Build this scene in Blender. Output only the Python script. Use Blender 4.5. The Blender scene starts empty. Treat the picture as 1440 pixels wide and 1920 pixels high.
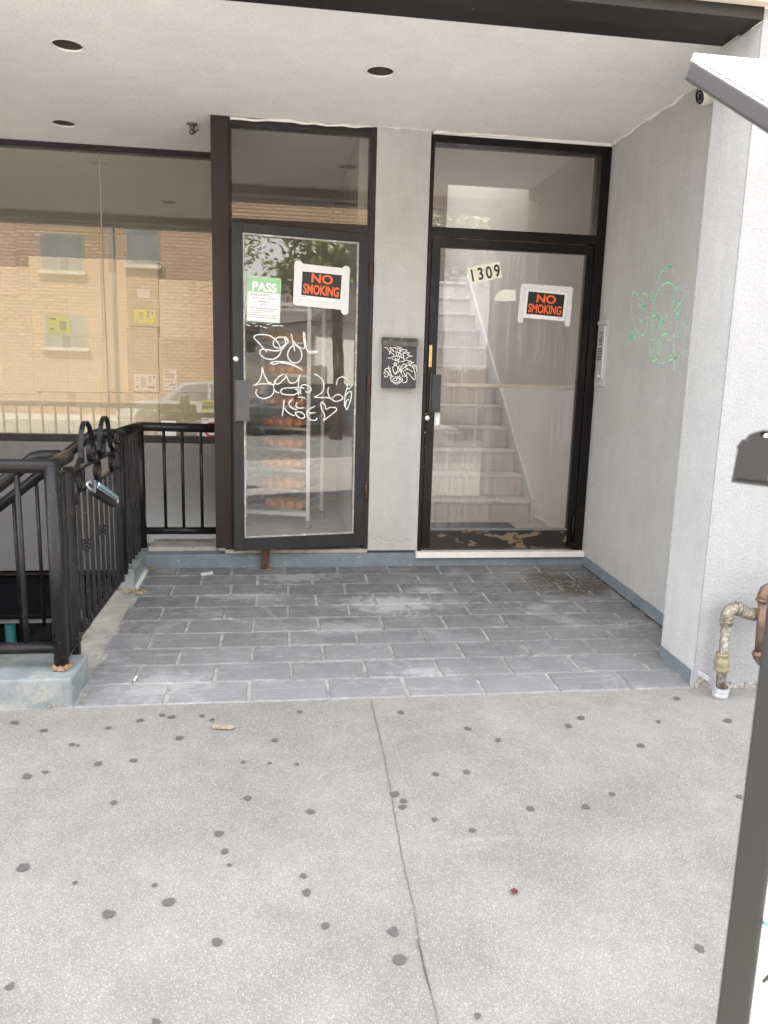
import bpy, bmesh, math, random
from mathutils import Vector as V, Matrix, Euler
from mathutils import noise as mnoise
rnd = random.Random(7)
SC = bpy.context.scene
COL = SC.collection

# ------------------------------------------------------------------ camera
FPX, YAW, PITCH, ROLL = 1419.17, 0.14014, 0.18010, -0.02696
CAM = V((-0.3326, -5.1902, 1.35))
def cam_axes():
    f = V((math.sin(YAW)*math.cos(PITCH), math.cos(YAW)*math.cos(PITCH), -math.sin(PITCH)))
    r = V((math.cos(YAW), -math.sin(YAW), 0)); d = f.cross(r)
    c, s = math.cos(ROLL), math.sin(ROLL)
    return c*r+s*d, -s*r+c*d, f
CR, CD, CF = cam_axes()
cam = bpy.data.cameras.new('camera')
cam.sensor_fit = 'VERTICAL'; cam.sensor_height = 36.0; cam.sensor_width = 27.0
cam.lens = FPX/1920*36.0; cam.clip_start = 0.05; cam.clip_end = 500
cam.dof.use_dof = True; cam.dof.focus_distance = 4.6; cam.dof.aperture_fstop = 5.2
camo = bpy.data.objects.new('camera', cam); COL.objects.link(camo)
M = Matrix((CR, -CD, -CF)).transposed().to_4x4(); M.translation = CAM
camo.matrix_world = M
SC.camera = camo

# ------------------------------------------------------------------ sky, sun, exposure
SUN_EL, SUN_AZ = math.radians(62), math.radians(-20)     # azimuth from +y (behind the building) towards +x
world = bpy.data.worlds.new('World'); SC.world = world; world.use_nodes = True
wn = world.node_tree.nodes; wl = world.node_tree.links
sky = wn.new('ShaderNodeTexSky'); sky.sky_type = 'NISHITA'; sky.sun_disc = False
sky.sun_elevation = SUN_EL; sky.sun_rotation = SUN_AZ
sky.air_density = 1.0; sky.dust_density = 2.0; sky.ozone_density = 1.0
bg = wn.get('Background') or wn.new('ShaderNodeBackground')
# broken white cloud over the blue
wtc = wn.new('ShaderNodeTexCoord'); wno = wn.new('ShaderNodeTexNoise'); wl.new(wtc.outputs['Generated'], wno.inputs['Vector'])
wno.inputs['Scale'].default_value = 2.6; wno.inputs['Detail'].default_value = 7; wno.inputs['Roughness'].default_value = .6
wr = wn.new('ShaderNodeValToRGB'); wl.new(wno.outputs[0], wr.inputs[0])
wr.color_ramp.elements[0].position = .40; wr.color_ramp.elements[1].position = .56
wm = wn.new('ShaderNodeMix'); wm.data_type = 'RGBA'; wl.new(wr.outputs[0], wm.inputs[0]); wl.new(sky.outputs[0], wm.inputs[6])
wm.inputs[7].default_value = (7.2, 7.0, 6.8, 1)
wl.new(wm.outputs[2], bg.inputs[0]); bg.inputs[1].default_value = 0.088
sun = bpy.data.lights.new('sun', 'SUN'); sun.energy = 5.0; sun.angle = math.radians(0.5); sun.color = (1.0, 0.94, 0.86)
suno = bpy.data.objects.new('sun', sun); COL.objects.link(suno)
sdir = V((math.sin(SUN_AZ)*math.cos(SUN_EL), math.cos(SUN_AZ)*math.cos(SUN_EL), math.sin(SUN_EL)))
suno.rotation_euler = sdir.to_track_quat('Z', 'Y').to_euler()
SC.view_settings.view_transform = 'Standard'; SC.view_settings.look = 'None'
SC.view_settings.exposure = 3.05; SC.view_settings.gamma = 1.0
SC.render.engine = 'CYCLES'
SC.cycles.max_bounces = 10; SC.cycles.diffuse_bounces = 5; SC.cycles.transparent_max_bounces = 16

# ------------------------------------------------------------------ unprojection onto real planes
def ray(u, v): return CR*((u-720)/FPX) + CD*((v-960)/FPX) + CF
def onY(u, v, y=0.0):
    d = ray(u, v); return CAM + d*((y-CAM.y)/d.y)
def onX(u, v, x):
    d = ray(u, v); return CAM + d*((x-CAM.x)/d.x)
def onZ(u, v, z):
    d = ray(u, v); return CAM + d*((z-CAM.z)/d.z)
def at_depth(u, v, k): return CAM + ray(u, v)*k
SL = 0.0508
def floor_z(y): return SL*y if y > -1.985 else -0.1008 + 0.03*(y+1.985)
def onfloor(u, v):
    d = ray(u, v); p = CAM + d*((SL*CAM.y-CAM.z)/(d.z-SL*d.y))
    if p.y < -1.985:
        k = 0.03; c = -0.1008+k*1.985
        p = CAM + d*((k*CAM.y + c - CAM.z)/(d.z-k*d.y))
    return p

class Frame:
    def __init__(s, O, U, W, N): s.O, s.U, s.W, s.N = V(O), V(U), V(W), V(N)
    def p(s, u, v, n=0.0): return s.O + s.U*u + s.W*v + s.N*n
    def px(s, x, y, n=0.0):
        d = ray(x, y); o = s.O + s.N*n; q = CAM + d*((o-CAM).dot(s.N)/d.dot(s.N)) - s.O
        return q.dot(s.U), q.dot(s.W)
FAC = Frame((0,0,0), (1,0,0), (0,0,1), (0,-1,0))
RW = Frame((1.885,0,0), (0,-1,0), (0,0,1), (-1,0,0))
TH = math.radians(11.0)
DL = Frame((0.262,0,0), (math.cos(TH), math.sin(TH), 0), (0,0,1), (math.sin(TH), -math.cos(TH), 0))
WY = 0.85
WIN = Frame((0,WY,0), (1,0,0), (0,0,1), (0,-1,0))

# ------------------------------------------------------------------ mesh helpers
def B(): return bmesh.new()
def box(bm, lo, hi, bev=0.0, seg=2):
    fbox(bm, Frame((0,0,0),(1,0,0),(0,1,0),(0,0,1)), lo[0],hi[0],lo[1],hi[1],lo[2],hi[2], bev, seg)
def fbox(bm, fr, u0,u1,v0,v1,n0,n1, bev=0.0, seg=2):
    vs = [bm.verts.new(fr.p(u,v,n)) for n in (n0,n1) for v in (v0,v1) for u in (u0,u1)]
    F = [(0,2,3,1),(4,5,7,6),(0,1,5,4),(2,6,7,3),(0,4,6,2),(1,3,7,5)]
    fs = [bm.faces.new([vs[i] for i in f]) for f in F]
    if bev > 0:
        es = list({e for f in fs for e in f.edges})
        bmesh.ops.bevel(bm, geom=es, offset=bev, segments=seg, affect='EDGES', profile=0.6)
def tube(bm, pts, r, n=10, caps=True, closed=False):
    pts = [V(p) for p in pts]; R = r if isinstance(r, (list, tuple)) else [r]*len(pts)
    rings = []; up = None; m = len(pts)
    for i, p in enumerate(pts):
        if closed: t = (pts[(i+1) % m]-pts[i-1]).normalized()
        else: t = ((pts[min(i+1,m-1)]-pts[max(i-1,0)])).normalized()
        if up is None:
            a = V((0,0,1)) if abs(t.z) < .9 else V((1,0,0)); up = (a - t*a.dot(t)).normalized()
        else: up = (up - t*up.dot(t)).normalized()
        b = t.cross(up)
        k = 1.0
        if 0 < i < m-1 or closed:
            t0 = (pts[i]-pts[i-1]).normalized(); c = max(.5, t.dot(t0)); k = 1/c
        rings.append([bm.verts.new(p + (up*math.cos(2*math.pi*j/n) + b*math.sin(2*math.pi*j/n))*R[i]*(1+0*k)) for j in range(n)])
    L = m if closed else m-1
    for i in range(L):
        A, C = rings[i], rings[(i+1) % m]
        for j in range(n):
            f = bm.faces.new((A[j], A[(j+1)%n], C[(j+1)%n], C[j])); f.smooth = True
    if caps and not closed:
        bm.faces.new(rings[0][::-1]); bm.faces.new(rings[-1])
def strip(bm, pts, side, w, th):
    # a flat bar following pts; its width runs along `side`
    side = V(side).normalized(); pts = [V(p) for p in pts]; rings = []
    for i, p in enumerate(pts):
        t = (pts[min(i+1,len(pts)-1)]-pts[max(i-1,0)]).normalized(); n = t.cross(side).normalized()
        rings.append([bm.verts.new(p+side*a*w/2+n*b*th/2) for a, b in ((-1,-1),(1,-1),(1,1),(-1,1))])
    for A, C in zip(rings, rings[1:]):
        for j in range(4): bm.faces.new((A[j], A[(j+1)%4], C[(j+1)%4], C[j]))
    bm.faces.new(rings[0][::-1]); bm.faces.new(rings[-1])
def lathe(bm, prof, O, axis=(0,0,1), n=20):
    axis = V(axis).normalized(); a = V((1,0,0)) if abs(axis.x) < .9 else V((0,1,0))
    u = (a-axis*a.dot(axis)).normalized(); w = axis.cross(u); O = V(O); rings = []
    for r, h in prof:
        rings.append([bm.verts.new(O+axis*h+(u*math.cos(2*math.pi*j/n)+w*math.sin(2*math.pi*j/n))*max(r,1e-5)) for j in range(n)])
    for A, C in zip(rings, rings[1:]):
        for j in range(n):
            f = bm.faces.new((A[j], A[(j+1)%n], C[(j+1)%n], C[j])); f.smooth = True
    bm.faces.new(rings[0][::-1]); bm.faces.new(rings[-1])
def smooth_curve(pts, k=6):
    out = []; P = [pts[0]]+list(pts)+[pts[-1]]
    for i in range(1, len(P)-2):
        p0,p1,p2,p3 = P[i-1],P[i],P[i+1],P[i+2]
        for s in range(k):
            t = s/k
            out.append(tuple(0.5*((2*b)+(-a+c)*t+(2*a-5*b+4*c-d)*t*t+(-a+3*b-3*c+d)*t**3) for a,b,c,d in zip(p0,p1,p2,p3)))
    out.append(tuple(pts[-1])); return out
def stroke(bm, fr, pts, w, n, rough=0.0, k=6):
    c = smooth_curve(pts, k) if len(pts) > 2 else pts
    prev = None
    for i, (u, v) in enumerate(c):
        a = c[max(i-1,0)]; b = c[min(i+1,len(c)-1)]
        t = V((b[0]-a[0], b[1]-a[1])); 
        if t.length < 1e-9: continue
        t.normalize(); q = V((-t.y, t.x)); ww = w*(1+rough*(rnd.random()-.5)*2)
        if i in (0, len(c)-1): ww *= .5
        cur = (bm.verts.new(fr.p(u-q.x*ww/2, v-q.y*ww/2, n)), bm.verts.new(fr.p(u+q.x*ww/2, v+q.y*ww/2, n)))
        if prev and not (rough > .9 and rnd.random() < .33):
            bm.faces.new((prev[0], cur[0], cur[1], prev[1]))
        prev = cur
def poly(bm, pts): return bm.faces.new([bm.verts.new(V(p)) for p in pts])
def prism(bm, pts, vec):
    vec = V(vec); a = [bm.verts.new(V(p)) for p in pts]; b = [bm.verts.new(V(p)+vec) for p in pts]
    n = len(pts); bm.faces.new(a[::-1]); bm.faces.new(b)
    for i in range(n): bm.faces.new((a[i], a[(i+1)%n], b[(i+1)%n], b[i]))
def text_bm(bm, s, fr, u, v, h, n, sx=1.0, off=0.0, rot=0.0, align='LEFT'):
    """lettering: centre-left of the baseline at (u, v) of the frame, cap height h"""
    cu = bpy.data.curves.new('t', 'FONT'); cu.body = s; cu.size = 1.0; cu.offset = off; cu.align_x = align
    o = bpy.data.objects.new('t', cu); COL.objects.link(o)
    dg = bpy.context.evaluated_depsgraph_get(); dg.update()
    me = o.evaluated_get(dg).to_mesh()
    k = h/0.73; c, sn = math.cos(rot), math.sin(rot)
    vs = []
    for q in me.vertices:
        x, y = q.co.x*k*sx, q.co.y*k
        vs.append(bm.verts.new(fr.p(u+x*c-y*sn, v+x*sn+y*c, n)))
    for p in me.polygons:
        try: bm.faces.new([vs[i] for i in p.vertices])
        except ValueError: pass
    o.evaluated_get(dg).to_mesh_clear()
    bpy.data.objects.remove(o); bpy.data.curves.remove(cu)

# ------------------------------------------------------------------ objects
ORG = {}
def _set(o, label=None, cat=None, group=None, kind=None):
    if label: o['label'] = label
    if cat: o['category'] = cat
    if group: o['group'] = group
    if kind: o['kind'] = kind
    return o
def thing(name, loc, label, cat, group=None):
    o = bpy.data.objects.new(name, None); o.empty_display_size = .1; COL.objects.link(o)
    o.location = V(loc); ORG[o] = V(loc); return _set(o, label, cat, group)
def obj(name, bm, m, parent=None, label=None, cat=None, group=None, kind=None, org=None, recalc=True):
    if recalc: bmesh.ops.recalc_face_normals(bm, faces=bm.faces[:])
    me = bpy.data.meshes.new(name)
    if parent is not None: O = ORG[parent]
    elif org is not None: O = V(org)
    elif kind == 'structure': O = V((0,0,0))
    else:
        xs = [v.co for v in bm.verts]
        O = V(((min(c.x for c in xs)+max(c.x for c in xs))/2, (min(c.y for c in xs)+max(c.y for c in xs))/2, min(c.z for c in xs)))
    bmesh.ops.translate(bm, verts=bm.verts[:], vec=-O)
    bm.to_mesh(me); bm.free(); me.materials.append(m)
    o = bpy.data.objects.new(name, me); COL.objects.link(o)
    if parent is not None: o.parent = parent
    else: o.location = O
    ORG[o] = O
    return _set(o, label, cat, group, kind)
def dup(root, loc, label=None, group=None):
    c = root.copy(); COL.objects.link(c); c.location = V(loc)
    if label: c['label'] = label
    if group: c['group'] = group
    for ch in list(root.children):
        d = ch.copy(); COL.objects.link(d); d.parent = c
        for g in list(ch.children):
            e = g.copy(); COL.objects.link(e); e.parent = d
    return c

# ------------------------------------------------------------------ materials
class NT:
    def __init__(s, name):
        s.m = bpy.data.materials.new(name); s.m.use_nodes = True
        s.t = s.m.node_tree; s.n = s.t.nodes; s.n.clear()
        s.out = s.n.new('ShaderNodeOutputMaterial')
        s.tc = s.n.new('ShaderNodeTexCoord')
    def L(s, a, b): s.t.links.new(a, b)
    def set(s, node, key, val):
        i = node.inputs[key]
        if hasattr(val, 'is_output') or isinstance(val, bpy.types.NodeSocket): s.L(val, i)
        else: i.default_value = val
    def mp(s, scale=(1,1,1), loc=(0,0,0), rot=(0,0,0), src=None):
        n = s.n.new('ShaderNodeMapping'); s.L(src or s.tc.outputs['Object'], n.inputs[0])
        n.inputs['Scale'].default_value = scale; n.inputs['Location'].default_value = loc; n.inputs['Rotation'].default_value = rot
        return n.outputs[0]
    def noise(s, scale, detail=4, rough=.6, vec=None, dist=0.0):
        n = s.n.new('ShaderNodeTexNoise'); s.L(vec or s.tc.outputs['Object'], n.inputs['Vector'])
        n.inputs['Scale'].default_value = scale; n.inputs['Detail'].default_value = detail
        n.inputs['Roughness'].default_value = rough; n.inputs['Distortion'].default_value = dist
        return n.outputs[0]
    def vor(s, scale, feature='F1', vec=None, out='Distance', rand=1.0):
        n = s.n.new('ShaderNodeTexVoronoi'); n.feature = feature; s.L(vec or s.tc.outputs['Object'], n.inputs['Vector'])
        n.inputs['Scale'].default_value = scale; n.inputs['Randomness'].default_value = rand
        return n.outputs[out]
    def ramp(s, fac, stops):
        n = s.n.new('ShaderNodeValToRGB'); s.L(fac, n.inputs[0]); e = n.color_ramp.elements
        while len(e) < len(stops): e.new(0.5)
        for el, (p, c) in zip(e, stops):
            el.position = p; el.color = (c, c, c, 1) if isinstance(c, (int, float)) else (*c, 1)
        return n.outputs[0]
    def mix(s, fac, a, b, mode='MIX'):
        n = s.n.new('ShaderNodeMix'); n.data_type = 'RGBA'; n.blend_type = mode
        for sock, val in ((n.inputs[0], fac), (n.inputs[6], a), (n.inputs[7], b)):
            if isinstance(val, bpy.types.NodeSocket): s.L(val, sock)
            elif isinstance(val, tuple): sock.default_value = (*val, 1) if len(val) == 3 else val
            else: sock.default_value = val
        return n.outputs[2]
    def math(s, op, a, b=0.0):
        n = s.n.new('ShaderNodeMath'); n.operation = op
        for i, val in enumerate((a, b)):
            if isinstance(val, bpy.types.NodeSocket): s.L(val, n.inputs[i])
            else: n.inputs[i].default_value = val
        return n.outputs[0]
    def bump(s, h, strength=.3, dist=.01, nrm=None):
        n = s.n.new('ShaderNodeBump'); s.L(h, n.inputs['Height']); n.inputs['Strength'].default_value = strength
        n.inputs['Distance'].default_value = dist
        if nrm is not None: s.L(nrm, n.inputs['Normal'])
        return n.outputs[0]
    def bsdf(s, col, rough=.6, metal=0.0, nrm=None, spec=.5, out=True):
        n = s.n.new('ShaderNodeBsdfPrincipled')
        for k, val in (('Base Color', col), ('Roughness', rough), ('Metallic', metal), ('Specular IOR Level', spec)):
            if isinstance(val, bpy.types.NodeSocket): s.L(val, n.inputs[k])
            else: n.inputs[k].default_value = (*val, 1) if isinstance(val, tuple) and len(val) == 3 else val
        if nrm is not None: s.L(nrm, n.inputs['Normal'])
        if out: s.L(n.outputs[0], s.out.inputs[0])
        return n
def mul(c, k): return tuple(x*k for x in c)
def simple(name, col, rough=.6, metal=0.0, var=.12, vs=6.0, bump=0.0, bs=200.0, bd=.002, spec=.5, blotch=None):
    t = NT(name)
    c = t.mix(t.ramp(t.noise(vs, 5), [(.3, 0), (.7, 1)]), mul(col, 1-var), mul(col, 1+var))
    if blotch:   # (colour, scale, threshold)
        bc, bsz, th = blotch
        c = t.mix(t.ramp(t.noise(bsz, 6, .7), [(th, 0), (th+.04, 1)]), c, bc)
    nrm = t.bump(t.noise(bs, 3), bump, bd) if bump else None
    t.bsdf(c, rough, metal, nrm, spec)
    return t.m
def stucco(name, col, bump=.5, bs=170, stain=.12, streak=True, grain=.10):
    t = NT(name)
    big = t.ramp(t.noise(1.3, 5, .62), [(.32, 1-stain), (.7, 1+stain*.6)])
    med = t.ramp(t.noise(9, 6, .7), [(.3, 1-stain*.45), (.7, 1+stain*.35)])
    gr = t.noise(bs, 3, .75)
    fine = t.ramp(gr, [(.3, 1-grain), (.7, 1+grain)])
    c = t.mix(1.0, mul(col, 1), big, 'MULTIPLY'); c = t.mix(1.0, c, med, 'MULTIPLY'); c = t.mix(1.0, c, fine, 'MULTIPLY')
    if streak:
        st = t.noise(1, 5, .65, t.mp((14, 14, .7)))
        c = t.mix(1.0, c, t.ramp(st, [(.35, .965), (.6, 1.01)]), 'MULTIPLY')
        sp = t.ramp(t.vor(6.5, vec=t.mp((1, 1, 1))), [(.02, 1), (.035, 0)])
        c = t.mix(t.math('MULTIPLY', sp, .35), c, (.12, .11, .10))
    v = t.vor(bs*.55)
    h = t.math('ADD', gr, t.math('MULTIPLY', v, .7))
    t.bsdf(c, .88, 0, t.bump(h, bump, .006), .25)
    return t.m
M_WALL = stucco('grey_stucco', (.45, .452, .445), .6, 150, .09, grain=.16)
M_PIER = stucco('grey_stucco_pier', (.47, .475, .468), .6, 170, grain=.2)
M_PIL = stucco('grey_stucco_pilaster', (.50, .51, .52), .6, 150, .09, grain=.16)
M_FRONT = stucco('pale_stucco_front', (.35, .358, .37), .6, 130, .08, grain=.10)
M_SOFFIT = stucco('white_soffit_stucco', (.86, .86, .84), .5, 120, .07, False, grain=.07)
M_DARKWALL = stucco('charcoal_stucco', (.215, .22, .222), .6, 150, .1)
def band_mat():
    t = NT('blue_grey_paint')
    c = t.mix(t.ramp(t.noise(7, 6, .7), [(.3, 0), (.7, 1)]), (.135, .170, .195), (.19, .225, .25))
    wear = t.ramp(t.noise(11, 8, .75, t.mp((1, 1, 1.4), (3, 1, 2))), [(.60, 0), (.67, 1)])
    c = t.mix(t.math('MULTIPLY', wear, .85), c, (.47, .46, .42))
    w2 = t.ramp(t.noise(60, 4, .7), [(.62, 0), (.70, 1)])
    c = t.mix(t.math('MULTIPLY', w2, .45), c, (.42, .44, .44))
    t.bsdf(c, .75, 0, t.bump(t.noise(90, 5), .5, .004), .3); return t.m
M_BAND = band_mat()
def curb_mat():
    t = NT('worn_painted_concrete')
    c = t.mix(t.ramp(t.noise(6, 7, .7), [(.32, 0), (.68, 1)]), (.165, .195, .205), (.29, .31, .31))
    wear = t.ramp(t.noise(9, 8, .75, t.mp((1, 1, 1), (5, 2, 1))), [(.53, 0), (.62, 1)])
    c = t.mix(wear, c, (.33, .325, .30))
    cr = t.ramp(t.vor(7, 'DISTANCE_TO_EDGE', t.mp((1, .6, 1))), [(.0, 1), (.012, 0)])
    c = t.mix(t.math('MULTIPLY', cr, .4), c, (.2, .2, .2))
    t.bsdf(c, .85, 0, t.bump(t.noise(80, 6), .6, .005), .25); return t.m
M_CURB = curb_mat()
def paint(name, col, rough=.38, chips=(.55, .54, .52), th=.70, scale=38, edge=None, dust_pale_mix=.0):
    t = NT(name)
    c = t.mix(t.noise(5, 4), mul(col, .85), mul(col, 1.2))
    s = t.ramp(t.noise(scale, 6, .72), [(th, 0), (th+.02, 1)])
    c = t.mix(s, c, chips)
    if dust_pale_mix: c = t.mix(t.math('MULTIPLY', t.ramp(t.noise(14, 6, .7, t.mp((1, 1, .3))), [(.35, 0), (.75, 1)]), dust_pale_mix), c, (.35, .34, .33))
    r = t.ramp(t.noise(9, 4), [(.3, rough-.08), (.7, rough+.14)])
    t.bsdf(c, r, 0, t.bump(t.noise(60, 4), .08, .002), .28); return t.m
M_BROWN = paint('brown_frame_paint', (.022, .018, .0175), .42, (.4, .38, .34), .735, 30, dust_pale_mix=.02)
M_BLACKF = paint('black_frame_paint', (.0045, .004, .0042), .34, (.45, .43, .40), .74, 34)
M_CHAR = paint('charcoal_door_paint', (.019, .0195, .022), .42, (.45, .44, .42), .74, 32, dust_pale_mix=.04)
M_IRON = paint('black_iron_paint', (.0055, .0055, .0062), .30, (.5, .5, .48), .70, 70, dust_pale_mix=.05)
M_IRONW = paint('weathered_iron_paint', (.008, .008, .0095), .30, (.36, .36, .35), .655, 110, dust_pale_mix=.05)
def kick_mat():
    t = NT('flaked_black_paint')
    m = t.ramp(t.noise(7.5, 7, .62, t.mp((.55, 1, 1.5), (4.4, 0, 1.3))), [(.545, 0), (.553, 1)])
    c = t.mix(m, (.014, .013, .014), t.mix(t.noise(30), (.12, .08, .05), (.20, .15, .10)))
    t.bsdf(c, .45, 0, t.bump(m, .4, .002)); return t.m
M_KICK = kick_mat()
def concrete():
    t = NT('sidewalk_concrete'); ob = t.tc.outputs['Object']
    base = t.mix(t.ramp(t.noise(1.1, 5, .6), [(.3, 0), (.72, 1)]), (.214, .209, .193), (.290, .284, .265))
    base = t.mix(1.0, base, t.ramp(t.noise(7, 6, .7), [(.3, .90), (.7, 1.07)]), 'MULTIPLY')
    # exposed aggregate: pale and dark grains of two sizes
    for sc, th, colr, amt, ofs in ((230, .22, (.60, .58, .54), .7, 0), (135, .14, (.60, .58, .53), .7, 3), (250, .17, (.11, .105, .10), .8, 7), (360, .22, (.14, .135, .13), .7, 11), (330, .24, (.56, .545, .52), .6, 17), (170, .10, (.20, .14, .09), .6, 23)):
        n = t.n.new('ShaderNodeTexVoronoi'); n.feature = 'F1'; t.L(t.mp((1, 1, 1), (ofs, ofs*.7, 0)), n.inputs['Vector']); n.inputs['Scale'].default_value = sc
        d = t.ramp(n.outputs['Distance'], [(th, 1), (th+.12, 0)])
        pick = t.ramp(n.outputs['Color'], [(.55, 0), (.57, 1)])
        wn_ = t.n.new('ShaderNodeSeparateColor'); t.L(n.outputs['Color'], wn_.inputs[0])
        pk = t.math('GREATER_THAN', wn_.outputs[0], .62)
        base = t.mix(t.math('MULTIPLY', t.math('MULTIPLY', d, pk), amt), base, colr)
    base = t.mix(1.0, base, t.ramp(t.noise(420, 2, .8), [(.25, .80), (.75, 1.2)]), 'MULTIPLY')
    base = t.mix(1.0, base, t.ramp(t.noise(2.6, 6, .72, t.mp((1, 1, 1), (3, 8, 0))), [(.36, .91), (.62, 1.04)]), 'MULTIPLY')
    sm = t.ramp(t.noise(13, 5, .7, t.mp((1, 1, 1), (9, 2, 0))), [(.66, 0), (.74, 1)])
    base = t.mix(t.math('MULTIPLY', sm, .28), base, (.15, .145, .135))
    # long faint drip lines and scuffs
    w = t.ramp(t.noise(1, 6, .7, t.mp((1.7, 9, 1), (0, 0, 0), (0, 0, .5))), [(.62, 0), (.75, 1)])
    base = t.mix(t.math('MULTIPLY', w, .18), base, (.6, .59, .57))
    h = t.math('ADD', t.noise(240, 4, .8), t.math('MULTIPLY', t.vor(150), .6))
    t.bsdf(base, .92, 0, t.bump(h, .35, .004), .2); return t.m
M_CONC = concrete()
def slate():
    t = NT('slate_tile')
    at = t.n.new('ShaderNodeAttribute'); at.attribute_name = 'tint'; at.attribute_type = 'GEOMETRY'
    tv = t.math('MULTIPLY', at.outputs['Fac'], 30.0)
    cmb = t.n.new('ShaderNodeCombineXYZ'); t.L(tv, cmb.inputs[2])
    va = t.n.new('ShaderNodeVectorMath'); va.operation = 'ADD'; t.L(t.tc.outputs['Object'], va.inputs[0]); t.L(cmb.outputs[0], va.inputs[1])
    vec = va.outputs[0]
    c = t.mix(t.ramp(t.noise(5, 7, .68, vec), [(.3, 0), (.7, 1)]), (.108, .111, .115), (.200, .204, .209))
    c = t.mix(1.0, c, t.ramp(at.outputs['Fac'], [(0, .86), (1, 1.14)]), 'MULTIPLY')
    c = t.mix(1.0, c, t.ramp(t.noise(110, 4, .75), [(.28, .66), (.72, 1.32)]), 'MULTIPLY')
    # paler towards the street, broken up by noise
    sep = t.n.new('ShaderNodeSeparateXYZ'); t.L(t.tc.outputs['Object'], sep.inputs[0])
    mr = t.n.new('ShaderNodeMapRange'); t.L(sep.outputs[1], mr.inputs[0]); mr.inputs[1].default_value = -.7; mr.inputs[2].default_value = -2.0
    dust_pale_mix = t.math('MULTIPLY', mr.outputs[0], t.ramp(t.noise(3, 6, .7), [(.2, .35), (.75, .75)]))
    c = t.mix(dust_pale_mix, c, (.285, .289, .293))
    # chalky scratches and scuffs
    for sc, ang, th, amt in ((2.2, .5, .62, .6), (3.5, -.6, .63, .5), (1.6, 1.2, .63, .5)):
        s_ = t.ramp(t.noise(sc, 8, .8, t.mp((1, 7, 1), (sc, 0, 0), (0, 0, ang)), 1.2), [(th-.07, 0), (th+.07, 1)])
        c = t.mix(t.math('MULTIPLY', s_, amt), c, (.46, .46, .455))
    vz = t.n.new('ShaderNodeVectorMath'); vz.operation = 'ADD'; t.L(vec, vz.inputs[0])
    nz = t.n.new('ShaderNodeTexNoise'); t.L(vec, nz.inputs['Vector']); nz.inputs['Scale'].default_value = 4; nz.inputs['Detail'].default_value = 6
    vs_ = t.n.new('ShaderNodeVectorMath'); vs_.operation = 'SCALE'; t.L(nz.outputs['Color'], vs_.inputs[0]); vs_.inputs['Scale'].default_value = .35; t.L(vs_.outputs[0], vz.inputs[1])
    for sc, wd, am in ((5.5, .022, .22), (13, .04, .16)):
        ve = t.ramp(t.vor(sc, 'DISTANCE_TO_EDGE', vz.outputs[0]), [(0, 1), (wd, 0)])
        c = t.mix(t.math('MULTIPLY', t.math('MULTIPLY', ve, t.ramp(t.noise(2.6, 4, .6), [(.42, 0), (.62, 1)])), am), c, (.47, .475, .48))
    pat = t.ramp(t.noise(2.1, 8, .78, t.mp((1, 1.2, 1), (8.2, 1.1, 0)), .6), [(.55, 0), (.72, 1)])
    c = t.mix(t.math('MULTIPLY', pat, .55), c, (.48, .485, .485))
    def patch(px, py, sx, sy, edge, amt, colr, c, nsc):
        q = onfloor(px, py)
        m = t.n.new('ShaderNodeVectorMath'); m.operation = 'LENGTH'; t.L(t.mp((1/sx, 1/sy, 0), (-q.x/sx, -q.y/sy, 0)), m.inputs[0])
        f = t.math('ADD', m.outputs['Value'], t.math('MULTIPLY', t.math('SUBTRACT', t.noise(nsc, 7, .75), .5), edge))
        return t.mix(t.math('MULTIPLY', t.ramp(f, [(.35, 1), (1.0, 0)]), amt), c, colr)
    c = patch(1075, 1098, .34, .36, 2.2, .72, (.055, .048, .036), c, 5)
    for px, py, sx, sy, am in ((730, 1135, .36, .20, .75), (800, 1108, .14, .08, .6), (800, 1262, .16, .06, .55), (560, 1085, .30, .10, .5), (300, 1290, .25, .18, .45), (640, 1180, .3, .12, .4), (470, 1120, .3, .1, .4)):
        c = patch(px, py, sx, sy, 3.0, am, (.46, .465, .465), c, 14)
    h = t.math('ADD', t.noise(26, 8, .7, vec, .5), t.math('MULTIPLY', t.noise(140, 4), .3))
    t.bsdf(c, t.ramp(t.noise(12, 5), [(.3, .5), (.7, .72)]), 0, t.bump(h, .35, .008), .4); return t.m
M_SLATE = slate()
M_GROUT = simple('pale_grout', (.32, .315, .30), .95, var=.45, vs=14, bump=.5, bs=200)
M_LEDGE = simple('bare_worn_concrete', (.36, .345, .31), .92, var=.22, vs=9, bump=.6, bs=130, bd=.004, blotch=((.25, .24, .22), 22, .60))
M_WHITE_SILL = simple('white_sill_stone', (.72, .72, .70), .6, var=.06, vs=12, bump=.2, blotch=((.5, .49, .46), 40, .68))
M_DARK = simple('dark_interior', (.02, .02, .022), .6)
M_ASPHALT = simple('sun_bleached_asphalt', (.13, .13, .128), .9, var=.2, vs=8, bump=.5, bs=150)
M_CREAM = simple('cream_stone', (.70, .62, .52), .8, var=.06, vs=4, bump=.2)
M_IVORYEDGE = simple('weathered_beam', (.012, .010, .009), .55, var=.3, vs=6, blotch=((.30, .28, .25), 9, .70))
M_BEAM2 = simple('dark_beam_groove', (.004, .0035, .0035), .5, var=.2)
M_STEEL = simple('brushed_aluminium', (.70, .71, .72), .32, .55, var=.08, vs=40)
M_ALU = simple('rack_aluminium', (.80, .80, .79), .42, .15, var=.06, vs=20, blotch=((.45, .44, .42), 30, .68))
M_TRAY = simple('baking_tray_metal', (.50, .50, .50), .35, .8, var=.2, vs=10)
M_PAPER = simple('white_paper', (.80, .80, .79), .7, var=.03)
M_TAPE = simple('white_tape', (.66, .675, .69), .45, var=.06, vs=30)
M_BLACKPRINT = simple('black_print', (.012, .012, .012), .5, var=.1)
M_ORANGE = simple('orange_print', (.80, .14, .035), .5, var=.06)
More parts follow.
